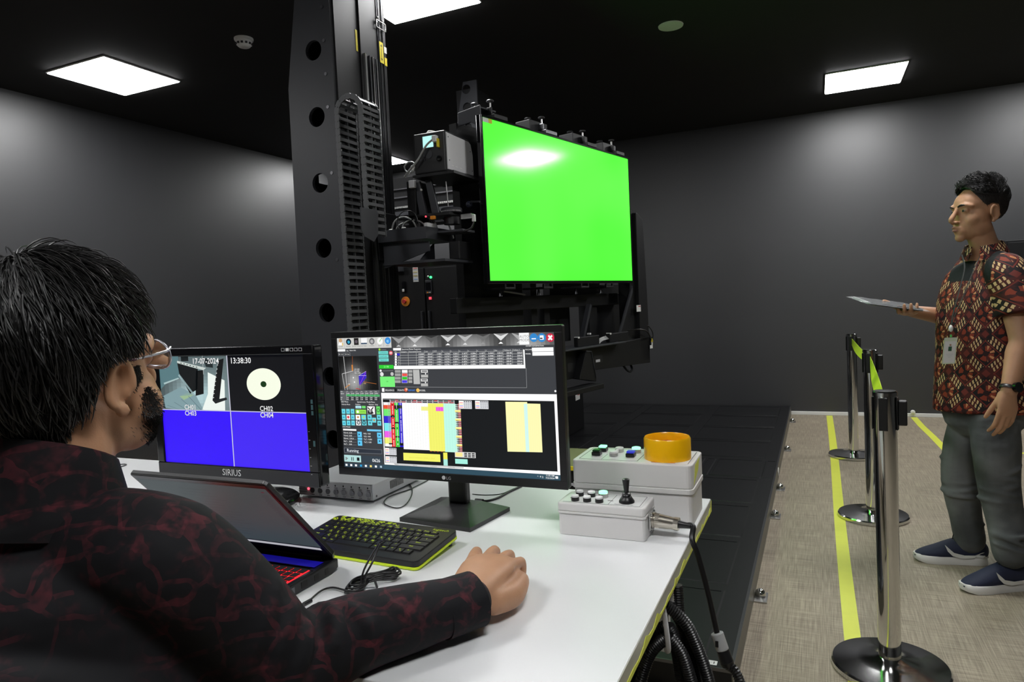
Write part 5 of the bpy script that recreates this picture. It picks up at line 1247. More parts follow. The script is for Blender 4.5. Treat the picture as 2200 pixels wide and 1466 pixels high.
# ================================================================== people: tools
def limb(mb, pts, rad, side=(1, 0, 0), n=20, res=6, cap=True):
    """elliptical tube; rad = [(r_along_side, r_other)]"""
    P = [Vector(p) for p in pts]; k0 = len(P)
    S = spline(P, res) if res and len(P) > 2 else ([P[0].lerp(P[-1], i/8) for i in range(9)] if len(P) == 2 else P)
    ra = np.interp(np.linspace(0, k0-1, len(S)), range(k0), [r[0] if hasattr(r, '__len__') else r for r in rad])
    rb = np.interp(np.linspace(0, k0-1, len(S)), range(k0), [r[1] if hasattr(r, '__len__') else r for r in rad])
    side = Vector(side); v = []; f = []; m = len(S)
    rows = []
    for i, p in enumerate(S):
        d = (S[min(i+1, m-1)]-S[max(i-1, 0)]).normalized(); t = (side-d*side.dot(d)).normalized(); b = d.cross(t)
        rows.append((p, d, t, b, ra[i], rb[i]))
    if cap:
        p, d, t, b, x, y = rows[0]; q = [(p-d*min(x, y)*s, d, t, b, x*c, y*c) for s, c in ((.98, .18), (.8, .6), (.45, .89))]
        p, d, t, b, x, y = rows[-1]; q2 = [(p+d*min(x, y)*s, d, t, b, x*c, y*c) for s, c in ((.45, .89), (.8, .6), (.98, .18))]
        rows = q+rows+q2
    for p, d, t, b, x, y in rows:
        v += [tuple(p+t*(x*math.cos(2*math.pi*k/n))+b*(y*math.sin(2*math.pi*k/n))) for k in range(n)]
    for i in range(len(rows)-1): f += [(i*n+k, i*n+(k+1) % n, (i+1)*n+(k+1) % n, (i+1)*n+k) for k in range(n)]
    f += [tuple(range(n-1, -1, -1)), tuple(range((len(rows)-1)*n, len(rows)*n))]
    mb.add(v, f); return mb
def remesh(mb, name, voxel, its=4, fac=.5):
    me = mb.mesh(name+'_src'); o = D.objects.new('remesh_src', me); COL.objects.link(o)
    r = o.modifiers.new('r', 'REMESH'); r.mode = 'VOXEL'; r.voxel_size = voxel; r.use_smooth_shade = True
    s = o.modifiers.new('s', 'SMOOTH'); s.factor = fac; s.iterations = its
    dg = bpy.context.evaluated_depsgraph_get(); out = D.meshes.new_from_object(o.evaluated_get(dg)); out.name = name
    D.objects.remove(o); D.meshes.remove(me); out.materials.clear(); out.shade_smooth()
    return out
def head(mb, M, s=1., full=0.):
    """M: local (x right, y forward, z up) -> world"""
    T = M @ Matrix.Scale(s, 4)
    def E(c, r): mb.ball(c, r, 24, T)
    def L(p, r, side=(1, 0, 0), n=14):
        b = MB(); limb(b, p, r, side, n, 4); mb.add(b.v, b.f, T)
    E((0, -.016, .036), (.074, .094, .084)); E((0, .022, .030), (.064, .068, .066)); E((0, .020, -.02), (.065, .064, .088))
    E((0, .030, -.070), (.052, .050, .042)); E((0, .070, -.104), (.022, .019, .017)); E((0, .027, -.050), (.0615, .058, .060)); E((0, .060, -.075), (.034, .032, .03))
    for sx in (-1, 1):
        if full: E((sx*.046, .040, -.050), (.024+.012*full, .034, .036)); E((sx*.036, .034, -.082), (.022+.008*full, .036, .026))
        E((sx*.037, .046, -.034), (.026, .030, .032)); E((sx*.043, .012, -.064), (.020, .046, .038))
        L([(sx*.014, .083, .022), (sx*.035, .080, .026), (sx*.052, .062, .020)], [.009, .010, .008])
        E((sx*.031, .072, .004), (.016, .012, .011))
        E((sx*.011, .096, -.042), (.008, .011, .007))
        # ear
        e0 = Matrix.Translation((sx*.070, -.012, -.012)) @ Matrix.Rotation(sx*math.radians(-14), 4, 'Z') @ Matrix.Scale(.96, 4) @ Matrix.Rotation(math.radians(-8), 4, 'X')
        b = MB(); b.ball((sx*.004, 0, 0), (.005, .013, .025), 16)
        ring = [(sx*(.011+.003*math.cos(a)), .001-.017*math.cos(a)*(1-.12*math.sin(a)), .003+.029*math.sin(a)) for a in np.linspace(-1.35, 3.3, 16)]
        limb(b, ring, [.0056]*16, (1, 0, 0), 10, 2); b.ball((sx*.008, .006, -.030), (.006, .010, .0095), 12); b.ball((sx*.009, .013, -.008), (.004, .004, .008), 10)
        limb(b, [(sx*.010, -.007, .014), (sx*.011, -.009, 0), (sx*.010, -.004, -.016)], [.0035]*3, (1, 0, 0), 8, 3)
        mb.add(b.v, b.f, T @ e0)
    L([(0, .084, .018), (0, .096, -.004), (0, .110, -.026), (0, .112, -.036)], [(.008, .007), (.009, .009), (.0115, .010), (.0105, .009)])
    L([(-.021, .078, -.064), (-.009, .094, -.0625), (0, .0965, -.064), (.009, .094, -.0625), (.021, .078, -.064)], [.004, .0062, .0062, .0062, .004], (0, 0, 1))
    L([(-.019, .078, -.072), (0, .0945, -.075), (.019, .078, -.072)], [.004, .0072, .004], (0, 0, 1))
def hand(mb, W, d, th, nb, curls, s=1., splay=6., thumb=(.55, .75, -.25), tcurl=12, pr=None):
    """W wrist, d finger dir, th towards thumb side, nb back-of-hand normal"""
    d = Vector(d).normalized(); th = Vector(th); th = (th-d*th.dot(d)).normalized(); nb = d.cross(th)*(1 if d.cross(th).dot(Vector(nb)) > 0 else -1)
    W = Vector(W)
    def q(f, l, u): return W+(d*f+th*l+nb*u)*s
    limb(mb, [q(-.012, 0, 0), q(.03, .002, .003), q(.065, 0, .006), q(.092, -.001, .006)], [(.027*s, .019*s), (.036*s, .0175*s), (.041*s, .0155*s), (.038*s, .012*s)], th, 20, 4)
    limb(mb, [q(.015, .022, -.008), q(.05, .03, -.010)], [.016*s, .014*s], th, 12)
    F = [(.031, .090, (.046, .027, .021), .0090), (.0105, .095, (.050, .031, .022), .0093), (-.0105, .090, (.046, .029, .022), .0088), (-.0305, .080, (.036, .022, .020), .0078)]
    for i, (l, f, seg, r) in enumerate(F):
        c = curls[i]; a = 0; p = q(f-.012, l, .004); pts = [p, q(f, l, .005)]; sp = math.radians(splay*(1.2-.8*i)); dl = (d*math.cos(sp)+th*math.sin(sp))
        for k, L in enumerate(seg):
            a += math.radians(c[k]); pts.append(pts[-1]+(dl*math.cos(a)-nb*math.sin(a))*L*s)
        limb(mb, pts, [r*1.12*s, r*1.12*s, r*1.05*s, r*.95*s, r*.74*s], th, 12, 4)
        for k in (1, 2): mb.ball(pts[k]+nb*.0008*s, r*1.14*s, 10)
    t0 = q(.022, .024, -.006); dt = (d*thumb[0]+th*thumb[1]+nb*thumb[2]).normalized(); ax_ = dt.cross(th).normalized() if abs(dt.dot(th)) < .98 else nb
    pts = [t0]; a = 0
    for L in (.040, .032, .025):
        pts.append(pts[-1]+(dt*math.cos(a)+d*math.sin(a))*L*s); a += math.radians(tcurl)
    limb(mb, pts, [.0145*s, .0115*s, .0108*s, .0080*s], nb, 12, 4)
def skin_mat(name, col, dark=None):
    m = mat(name, col, .48, spec=.35, var=.10, vs=30, bump=.12, bs=500)
    b = m.node_tree.nodes['Principled BSDF']; b.inputs['Subsurface Weight'].default_value = .12; b.inputs['Subsurface Radius'].default_value = (.012, .005, .003); b.inputs['Subsurface Scale'].default_value = .6
    return m
# (hair)
def hair_cap(T, cen, rad, hairline, bump=.0, seed=1, nu=72, nv=26):
    """patch over the cranium; hairline(az) -> lowest elevation in degrees (az 0 = forward)"""
    rn = random.Random(seed); v = []; f = []; nz = [rn.uniform(0, 6.28) for _ in range(6)]
    for i in range(nu):
        az = 2*math.pi*i/nu; lo = math.radians(hairline(math.degrees(az) if az < math.pi else math.degrees(az)-360))
        for j in range(nv):
            el = lo+(math.pi/2-lo)*j/(nv-1); k = 1+bump*(.5*math.sin(7*az+nz[0])+.5*math.sin(5*el*3+nz[1]+3*az))*min(1, j/4)
            if j == 0: k *= .965
            v.append((cen[0]+rad[0]*k*math.cos(el)*math.sin(az), cen[1]+rad[1]*k*math.cos(el)*math.cos(az), cen[2]+rad[2]*k*math.sin(el)))
    f = [(i*nv+j, ((i+1) % nu)*nv+j, ((i+1) % nu)*nv+j+1, i*nv+j+1) for i in range(nu) for j in range(nv-1)]
    mb = MB(); mb.add(v, f, T); return mb
def strands(mb, T, cen, rad, hairline, flow, count, length, lift, r, seed=1, sel=None, seg=6, over=3.):
    rn = random.Random(seed); C_ = Vector(cen)
    for _ in range(count):
        for _t in range(40):
            az = rn.uniform(-180, 180); el = math.degrees(math.asin(rn.uniform(-.9, 1)))
            if el > hairline(az)+1 and (sel is None or sel(az, el)): break
        else: continue
        a, e = math.radians(az), math.radians(el)
        p = Vector((C_.x+rad[0]*math.cos(e)*math.sin(a), C_.y+rad[1]*math.cos(e)*math.cos(a), C_.z+rad[2]*math.sin(e)))
        nrm = Vector(((p.x-C_.x)/rad[0]**2, (p.y-C_.y)/rad[1]**2, (p.z-C_.z)/rad[2]**2)).normalized()
        fl, li, ln = flow(p, nrm, rn); L = ln*length*rn.uniform(.7, 1.25); pts = [p-nrm*.002]; q_ = p; lf = lift*li*rn.uniform(.5, 1.4)
        fl = (fl-nrm*fl.dot(nrm)); fl = fl.normalized() if fl.length > 1e-5 else nrm.orthogonal()
        jit = nrm.cross(fl)*rn.uniform(-.35, .35); dr = (fl+jit).normalized()
        for k in range(1, seg+1):
            s = k/seg; q_ = q_+dr*L/seg
            w = Vector(((q_.x-C_.x)/rad[0], (q_.y-C_.y)/rad[1], (q_.z-C_.z)/rad[2])); w_ = w.length
            base = C_+Vector((w.x/w_*rad[0], w.y/w_*rad[1], w.z/w_*rad[2])); n2 = (base-C_).normalized()
            if math.degrees(math.asin(max(-1, min(1, w.z/w_)))) < hairline(math.degrees(math.atan2(w.x, w.y)))-over: break
            pts.append(base+n2*lf*math.sin(s*2.2)*1.1)
            q_ = base
        if len(pts) < 3: continue
        b = MB(); b.tube(pts, [r, r*1.1, r*.8, r*.25], 4); mb.add(b.v, b.f, T)
    return mb
M_hair = mat('black_hair', (.008, .0075, .0075), .47, spec=.6, var=.3, vs=80)
def put_attr(me, fn):
    n = len(me.vertices); co = np.empty(n*3, np.float32); me.vertices.foreach_get('co', co); co = co.reshape(-1, 3)
    a = me.attributes.new('bu', 'FLOAT_VECTOR', 'POINT'); a.data.foreach_set('vector', fn(co).astype(np.float32).ravel())

# ================================================================== seated man
SKIN1 = skin_mat('skin_warm', (.50, .27, .155))
HC = at_depth(160, 800, .90)
sm = thing('person', 'seated person with glasses and a dark maroon batik shirt using a mouse', 'person', (HC.x-.05, HC.y-.15, 0))
fa = math.radians(17)
Mh = Matrix.Translation(HC) @ Matrix.Rotation(math.radians(8), 4, 'Z') @ Matrix.Rotation(math.radians(7), 4, 'X') @ Matrix.Rotation(math.radians(3), 4, 'Y')
FW = Vector((-math.sin(fa), math.cos(fa), 0)); LA = Vector((math.cos(fa), math.sin(fa), 0))
NB = HC+Vector((-.01, 0, -.150))-FW*.05          # neck base
SR = NB+LA*.155+Vector((0, 0, -.092))-FW*.005; SLp = NB-LA*.195+Vector((0, 0, -.075))
WR = Vector((-.500, .915, .797)); EL = Vector((-.648, .690, .790))
PEL = Vector((NB.x, NB.y, 0))-FW*.08+Vector((0, 0, .56))
ELl = SLp+Vector((-.02, .10, -.24)); WRl = Vector((-1.10, .765, .815))
KN = [PEL+FW*.42+LA*s*.13+Vector((0, 0, -.02)) for s in (1, -1)]; AN = [k+FW*.06+Vector((0, 0, -.46)) for k in KN]
body = MB()
head(body, Mh, 1.08, .35)
limb(body, [HC-FW*.022+Vector((0, 0, -.05)), HC-FW*.04+Vector((0, 0, -.12)), NB+Vector((0, 0, -.03))], [(.058, .062), (.060, .064), (.062, .062)], LA)
limb(body, [PEL, PEL+Vector((0, 0, .2))+FW*.02, NB+Vector((0, 0, -.20)), NB+Vector((0, 0, -.06))], [(.15, .11), (.14, .105), (.16, .10), (.07, .055)], LA)
for a_, b_, c_ in ((SR, EL, WR), (SLp, ELl, WRl)):
    limb(body, [a_-LA*(.03 if a_ is SR else -.03), a_, a_.lerp(b_, .5), b_, b_.lerp(c_, .3), c_], [.055, .056, .048, .042, .043, (.031, .024)], (0, 0, 1) if False else LA)
hand(body, WR+Vector((-.004, .014, .008)), (-.14, .98, .0), (-1, -.1, 0), (0, 0, 1), [(6, 82, 16), (6, 84, 16), (8, 84, 16), (12, 80, 16)], 1.16, 9, (.40, .88, -.26), 8)
limb(body, [WR+Vector((.022, .03, -.012)), WR+Vector((.034, .075, -.018)), WR+Vector((.030, .118, -.014)), WR+Vector((.022, .140, -.024))], [.022, .022, .018, .012], (1, 0, 0))
hand(body, WRl, (.15, .95, -.03), (1, 0, 0), (0, 0, 1), [(6, 12, 12)]*4, 1.0)
for k in range(2): limb(body, [PEL+LA*(.10 if k == 0 else -.10), KN[k], AN[k]], [.085, .06, .04], LA, res=4)
me = remesh(body, 'body', .0034, 5); link('body', me, SKIN1, sm, True)
from mathutils.bvhtree import BVHTree
BVH1 = BVHTree.FromPolygons([v_.co.copy() for v_ in me.vertices], [tuple(p_.vertices) for p_ in me.polygons])
# shirt
def maroon():
    m = D.materials.new('maroon_batik'); m.use_nodes = True; nt = m.node_tree; b = nt.nodes['Principled BSDF']; v, (x, y, z) = coords(nt)
    w1 = noise(nt, v, 9, 2); w2 = noise(nt, v, 26, 3)
    g1 = ((x+z*.6+w1*.10)*22).fract(); g2 = ((z-x*.5+y*.4+w1*.06)*26).fract()
    vo = nt.nodes.new('ShaderNodeTexVoronoi'); vo.feature = 'DISTANCE_TO_EDGE'; vo.inputs['Scale'].default_value = 17
    nv = nt.nodes.new('ShaderNodeTexNoise'); nv.inputs['Scale'].default_value = 14; nt.links.new(v, nv.inputs['Vector'])
    mx = nt.nodes.new('ShaderNodeVectorMath'); mx.operation = 'MULTIPLY_ADD'; mx.inputs[1].default_value = (.07, .07, .07); nt.links.new(nv.outputs['Color'], mx.inputs[0]); nt.links.new(v, mx.inputs[2]); nt.links.new(mx.outputs[0], vo.inputs['Vector'])
    ed = N(nt, vo.outputs['Distance']).lt(.055)
    ln = (g1-.5).abs().lt(.10)*(w1.gt(.53))+(g2-.5).abs().lt(.09)*(w1.lt(.46))
    f = (ln*.45+ed*.55+w2.ss(.52, .70)*.5)*noise(nt, v, 60, 2).ss(.3, .65)*noise(nt, v, 5, 1).ss(.30, .62)
    nt.links.new(mixc(nt, f.mn(1.), (.0075, .0075, .0095), (.085, .016, .023)), b.inputs['Base Color'])
    b.inputs['Roughness'].default_value = .75; b.inputs['Specular IOR Level'].default_value = .25
    bn = nt.nodes.new('ShaderNodeBump'); bn.inputs['Strength'].default_value = .55; bn.inputs['Distance'].default_value = .012
    mp = nt.nodes.new('ShaderNodeMapping'); mp.inputs['Scale'].default_value = (9, 5, 16); mp.inputs['Rotation'].default_value = (.3, .5, .2); nt.links.new(v, mp.inputs[0])
    nt.links.new(noise(nt, mp.outputs[0], 1., 2).s, bn.inputs['Height']); nt.links.new(bn.outputs[0], b.inputs['Normal'])
    return m
sh = MB()
limb(sh, [PEL-Vector((0, 0, .06)), PEL+Vector((0, 0, .18))+FW*.03, NB+Vector((0, 0, -.24)), NB+Vector((0, 0, -.11)), NB+Vector((0, 0, -.045))], [(.20, .16), (.195, .16), (.205, .15), (.175, .115), (.09, .08)], LA, n=28)
limb(sh, [NB-LA*.10+Vector((0, 0, -.055)), NB+Vector((0, 0, -.05)), NB+LA*.10+Vector((0, 0, -.055))], [(.07, .055)]*3, FW)
limb(sh, [NB+LA*.06+Vector((0, 0, -.055)), SR+Vector((0, 0, .012)), SR.lerp(EL, .45)+LA*.005, EL+Vector((-.005, -.012, -.012))], [(.074, .062), (.078, .074), (.074, .070), (.064, .062)], FW, n=26)
limb(sh, [EL+Vector((-.005, -.012, -.010)), EL.lerp(WR, .3)+Vector((-.012, 0, .003)), EL.lerp(WR, .65)+Vector((-.004, 0, .003)), WR+Vector((.0, -.008, .002))], [(.066, .062), (.062, .054), (.054, .047), (.043, .036)], (1, -.3, 0), n=26)
CUD = (WR-EL).normalized(); cf_ = MB(); limb(cf_, [WR-CUD*.055, WR-CUD*.02, WR+CUD*.008], [(.050, .042), (.0495, .0415), (.0485, .041)], (1, -.3, 0), n=28, cap=False)
limb(sh, [NB-LA*.06+Vector((0, 0, -.055)), SLp+Vector((0, 0, .012)), SLp.lerp(ELl, .5), ELl, ELl.lerp(WRl, .5), WRl-Vector((0, .01, 0))], [(.078, .068), (.080, .078), .074, .063, .055, .046], FW, n=24)
# folds around the elbow and shoulder
rnd = random.Random(21)
for k, (t0, off, rr) in enumerate(((.62, .02, .012), (.78, .03, .013), (.92, .03, .014))):
    p = SR.lerp(EL, t0); dr = (EL-SR).normalized(); e1 = dr.cross(Vector((0, 0, 1))).normalized(); e2 = dr.cross(e1)
    limb(sh, [p+dr*.02*math.sin(a*1.3)+e1*.066*math.cos(a)+e2*.066*math.sin(a) for a in np.linspace(-1.6+.3*k, 1.9+.2*k, 9)], [.004]+[rr]*7+[.004], dr, 10, 2)
for k, t0 in enumerate((.08, .22, .5)):
    p = EL.lerp(WR, t0); dr = (WR-EL).normalized(); e1 = dr.cross(Vector((0, 0, 1))).normalized(); e2 = e1.cross(dr); R = .057-.012*t0
    limb(sh, [p+dr*(.03*math.sin(a*1.1+k))+e1*R*math.cos(a)+e2*R*.92*math.sin(a) for a in np.linspace(.2+.2*k, 2.9-.2*k, 9)], [.003]+[.0115-.002*k]*7+[.003], dr, 10, 2)
me = remesh(sh, 'shirt', .0055, 6); M_mar = maroon(); link('shirt', me, M_mar, sm, True); cf_.build('cuff', M_mar, sm, True, smooth=50)
# collar and cuff
cl_ = MB(); ring = []
for a in np.linspace(0, 2*math.pi, 25)[:-1]:
    ring.append(NB+Vector((0, 0, .030-.034*math.cos(a)))+LA*(.073*math.sin(a))+FW*(.069*math.cos(a)+.006))
cv = []; cf = []
for p in ring:
    o_ = (p-NB); o_.z = 0; o_ = o_.normalized()
    cv += [tuple(p+o_*.012-Vector((0, 0, .10))), tuple(p+Vector((0, 0, .020))), tuple(p+o_*.004+Vector((0, 0, .021))), tuple(p+o_*.026-Vector((0, 0, .095)))]
n_ = len(ring)
for i in range(n_):
    j = (i+1) % n_
    for k in range(4): cf.append((4*i+k, 4*j+k, 4*j+(k+1) % 4, 4*i+(k+1) % 4))
MB().add(cv, cf).build('collar', M_mar, sm, True, smooth=50)
# trousers + shoes (below the desk)
M_tr = mat('black_trousers', (.012, .012, .014), .8)
tb = MB(); limb(tb, [PEL-LA*.10+Vector((0, 0, -.05)), PEL+LA*.10+Vector((0, 0, -.05))], [(.12, .13)]*2, FW)
for k in range(2): limb(tb, [PEL+LA*(.10 if k == 0 else -.10)+Vector((0, 0, -.03)), KN[k], KN[k]+FW*.03+Vector((0, 0, -.2)), AN[k]+Vector((0, 0, .02))], [.105, .08, .072, .062], LA, res=5)
link('trousers', remesh(tb, 'trousers', .012, 4), M_tr, sm, True)
for k in range(2):
    p = Vector((AN[k].x, AN[k].y, 0)); b = MB()
    limb(b, [p-FW*.06+Vector((0, 0, .045)), p+FW*.02+Vector((0, 0, .055)), p+FW*.12+Vector((0, 0, .032)), p+FW*.19+Vector((0, 0, .026))], [(.036, .043), (.040, .053), (.045, .030), (.038, .024)], LA)
    link('shoe', remesh(b, 'shoe', .008, 3), M_blk2, sm, True)
# hair
def hl1(az):
    a = abs(az)
    return np.interp(a, [0, 28, 46, 62, 72, 80, 97, 112, 180], [40, 34, 20, 4, -8, -7, -8, -44, -60])
hcen, hrad = (0, -.020, .038), (.090, .114, .112)
hm = hair_cap(Mh @ Matrix.Scale(1.06, 4), hcen, hrad, hl1, .02, 3)
def flow1(p, n, rn):
    crown = Vector((-.015, -.05, .15)); t = p-crown; t.z -= .02
    if p.y > .02: t += Vector((.5, .35, .1))*.08
    return t, 1.0, 1.0
strands(hm, Mh @ Matrix.Scale(1.06, 4), hcen, tuple(r*1.005 for r in hrad), hl1, flow1, 7000, .040, .004, .0007, 5)
strands(hm, Mh @ Matrix.Scale(1.06, 4), hcen, tuple(r*1.012 for r in hrad), hl1, flow1, 1500, .050, .010, .0009, 6)
def hl1n(az): return np.interp(abs(az), [0, 108, 122, 180], [86, 80, -48, -62])
nc, nr = (0, -.030, -.030), (.0665, .080, .095)
nm = hair_cap(Mh @ Matrix.Scale(1.06, 4), nc, nr, hl1n, .01, 4); hm.add(nm.v, nm.f)
strands(hm, Mh @ Matrix.Scale(1.06, 4), nc, nr, hl1n, lambda p, n, rn: (Vector((p.x*2, 0, -1)), 1., 1.), 1500, .03, .004, .0008, 9, sel=lambda a, e: e < 40, over=5)
ho = hm.build('hair', M_hair, sm, True, smooth=60)
# beard and sideburn as short strands
def beard(T, count, seed, pts, rad, L, r):
    rn = random.Random(seed); mb = MB()
    for _ in range(count):
        k = rn.randrange(len(pts)-1); t = rn.random(); p = Vector(pts[k]).lerp(Vector(pts[k+1]), t); w = rad[k]*(1-t)+rad[k+1]*t
        sx = rn.choice((-1, 1)); q_ = p+Vector((rn.gauss(0, .0025), rn.gauss(0, w*.5), rn.gauss(0, w*.6))); q_.x *= sx
        far = T @ (q_+Vector((sx, max(0, (q_.y-.05)*14), 0)).normalized()*.05); hit, nrm, _i, _d = BVH1.find_nearest(far.lerp(T @ q_, .6))
        dn = (T.to_3x3() @ Vector((0, .25, -1))).normalized(); e = hit+nrm*L*.35+dn*L*rn.uniform(.5, 1.1)
        mb.tube([hit-nrm*.001, hit.lerp(e, .5)+nrm*.0015, e], [r, r*.8, r*.3], 3)
    return mb
T1 = Mh @ Matrix.Scale(1.08, 4)
beard(T1, 5200, 4, [(.066, .032, .014), (.066, .033, -.006), (.065, .034, -.030), (.061, .036, -.052), (.054, .040, -.072), (.040, .056, -.094), (.012, .080, -.108)], [.009, .011, .016, .020, .018, .014, .013], .0045, .00042).build('beard', M_hair, sm, True, smooth=60)
# glasses
gl = MB(); M_gf = mat('clear_blue_frame', (.30, .33, .55), .15, var=.1); M_gt = mat('dark_temple', (.10, .02, .04), .25); M_gm = mat('silver_frame', (.60, .60, .66), .22, metal=.6)
for sx in (-1, 1):
    rim = [(sx*.034+sx*.027*math.cos(a)*(1-.06*math.sin(a)), .098-.008*abs(math.cos(a)), .003+.019*math.sin(a)) for a in np.linspace(0, 2*math.pi, 21)[:-1]]
    MB().tube([T1 @ Vector(p) for p in rim], .0019, 6, closed=True).build('glasses_rim', M_gm if sx > 0 else M_gf, sm, True, smooth=60)
    lens = MB().add([tuple(T1 @ Vector(p)) for p in rim], [tuple(range(20))])
    lens.build('lens', mat('lens_glass', (.9, .95, 1), .02, trans=1., var=0), sm, True)
    tp = [(sx*.062, .090, .014), (sx*.072, .070, .013), (sx*.0745, .020, .014), (sx*.0735, -.006, .016), (sx*.072, -.022, .010), (sx*.070, -.034, -.004)]
    MB().tube([T1 @ Vector(p) for p in tp[:3]], [.0030, .0030, .0022], 6, flat=.6, res=3).build('glasses_temple', M_gm, sm, True, smooth=60)
    MB().tube([T1 @ Vector(p) for p in tp[2:]], [.0022, .0020], 6, res=3).build('glasses_temple', M_gt, sm, True, smooth=60)
MB().tube([T1 @ Vector(p) for p in ((-.008, .099, .008), (0, .104, .010), (.008, .099, .008))], .0018, 6, res=3).build('glasses_bridge', M_gm, sm, True, smooth=60)
# mouse under the hand
ms = thing('computer_mouse', 'black computer mouse under the seated man\'s hand', 'mouse', (-.535, 1.055, TZ))
mm = MB(); limb(mm, [(-.525, 1.015, .764), (-.53, 1.05, .767), (-.535, 1.09, .762)], [(.026, .012), (.029, .0145), (.026, .011)], (1, 0, 0))
link('shell', remesh(mm, 'shell', .003, 3), M_blk2, ms, True)
MB().cyl((-.541, 1.096, .774), (-.533, 1.096, .774), .006, n=16).build('wheel', M_grey, ms, True)
# stool
sl = thing('stool', 'round black stool under the seated man', 'stool', (PEL.x, PEL.y, 0))
MB().lathe([(.17, .345), (.19, .355), (.195, .375), (.18, .386), (.01, .390)], n=32).build('seat', M_tr, sl, smooth=40)
MB().lathe([(.028, .08), (.028, .3449)], n=20).build('column', M_steel, sl, smooth=40)
for k in range(5):
    Mr = Matrix.Rotation(k*2*math.pi/5, 4, 'Z')
    MB().bb((.02, -.02, .06), (.27, .02, .085), Mr).build('foot', M_blk2, sl, bevel=.006)
    MB().cyl((.255, -.012, .03), (.255, .012, .03), .03, n=18, M=Mr).build('caster', M_blk2, sl, smooth=40)
# ================================================================== standing man
SKIN2 = skin_mat('skin_tan', (.46, .25, .145))
D0 = 2.92
def mp(x, y, off=0.): return at_depth(x, y, D0-off)
RH = Vector((RT.x, RT.y, 0)).normalized(); TC = -Vector((_f.x, _f.y, 0)).normalized()    # image right, towards camera
st_a = math.radians(30)
FM = (-RH*math.cos(st_a)+TC*math.sin(st_a)); LM = (TC*math.cos(st_a)+RH*math.sin(st_a))   # his forward, his left
base = (on_z(2045, 1205, 0)+on_z(2140, 1262, 0))/2
mn = thing('person', 'standing person in a red brown batik shirt and grey jeans holding a wrapped tablet', 'person', (base.x, base.y, 0))
Hc = mp(2099, 457, .0)
hf = -RH*.995+TC*.06; hf.normalize(); hx = hf.cross(Vector((0, 0, 1))).normalized()
Mm = Matrix(((hx.x, hf.x, 0, Hc.x), (hx.y, hf.y, 0, Hc.y), (hx.z, hf.z, 1, Hc.z), (0, 0, 0, 1))) @ Matrix.Rotation(math.radians(2), 4, 'X')
body = MB(); head(body, Mm, 1.03)
nk = mp(2122, 545, 0)
limb(body, [mp(2102, 490, 0), mp(2112, 520, 0), nk, mp(2124, 575)], [(.050, .054), (.051, .055), (.056, .060), (.09, .08)], LM)
TX = {560: 2126, 600: 2122, 680: 2116, 760: 2113, 880: 2114}
limb(body, [mp(2126, 575), mp(2120, 640), mp(2113, 760), mp(2113, 870)], [(.13, .07), (.165, .105), (.145, .10), (.155, .11)], LM)
shL, elL, wrL = mp(2164, 590, .14), mp(2194, 728, .215), mp(2168, 842, .25)
shR, elR, wrR = mp(2088, 588, -.15), mp(2072, 688, -.21), mp(1952, 668, -.135)
limb(body, [shL-LM*.02, shL, shL.lerp(elL, .5), elL, elL.lerp(wrL, .3), wrL], [.055, .056, .048, .042, .043, (.024, .031)], TC)
limb(body, [shR+LM*.02, shR, shR.lerp(elR, .5), elR, elR.lerp(wrR, .3), wrR], [.055, .056, .048, .042, .042, (.029, .023)], TC)
hand(body, wrL, Vector((0, 0, -1))-RH*.16, -RH, TC, [(14, 22, 14), (12, 20, 14), (12, 20, 14), (12, 20, 14)], .97, 1.5, (.88, .30, -.30), 4)
tabC = mp(1907, 655, -.03)
hand(body, wrR, -RH*.52+TC*.86+Vector((0, 0, .02)), -RH*.86-TC*.5, Vector((0, 0, -1)), [(2, 12, 50), (2, 14, 60), (4, 16, 64), (6, 30, 64)], 1.0, 3, (.30, .70, -.42), 24)
hipL, hipR = mp(2136, 905, .078), mp(2090, 905, -.078)
knL, knR = mp(2146, 1042, .10), mp(2063, 1030, -.12)
anL, anR = mp(2174, 1196, .15), mp(2086, 1168, -.145)
for h, k, a in ((hipL, knL, anL), (hipR, knR, anR)): limb(body, [h, k, a], [.085, .055, .038], LM, res=5)
me = remesh(body, 'body', .0036, 6); link('body', me, SKIN2, mn, True)
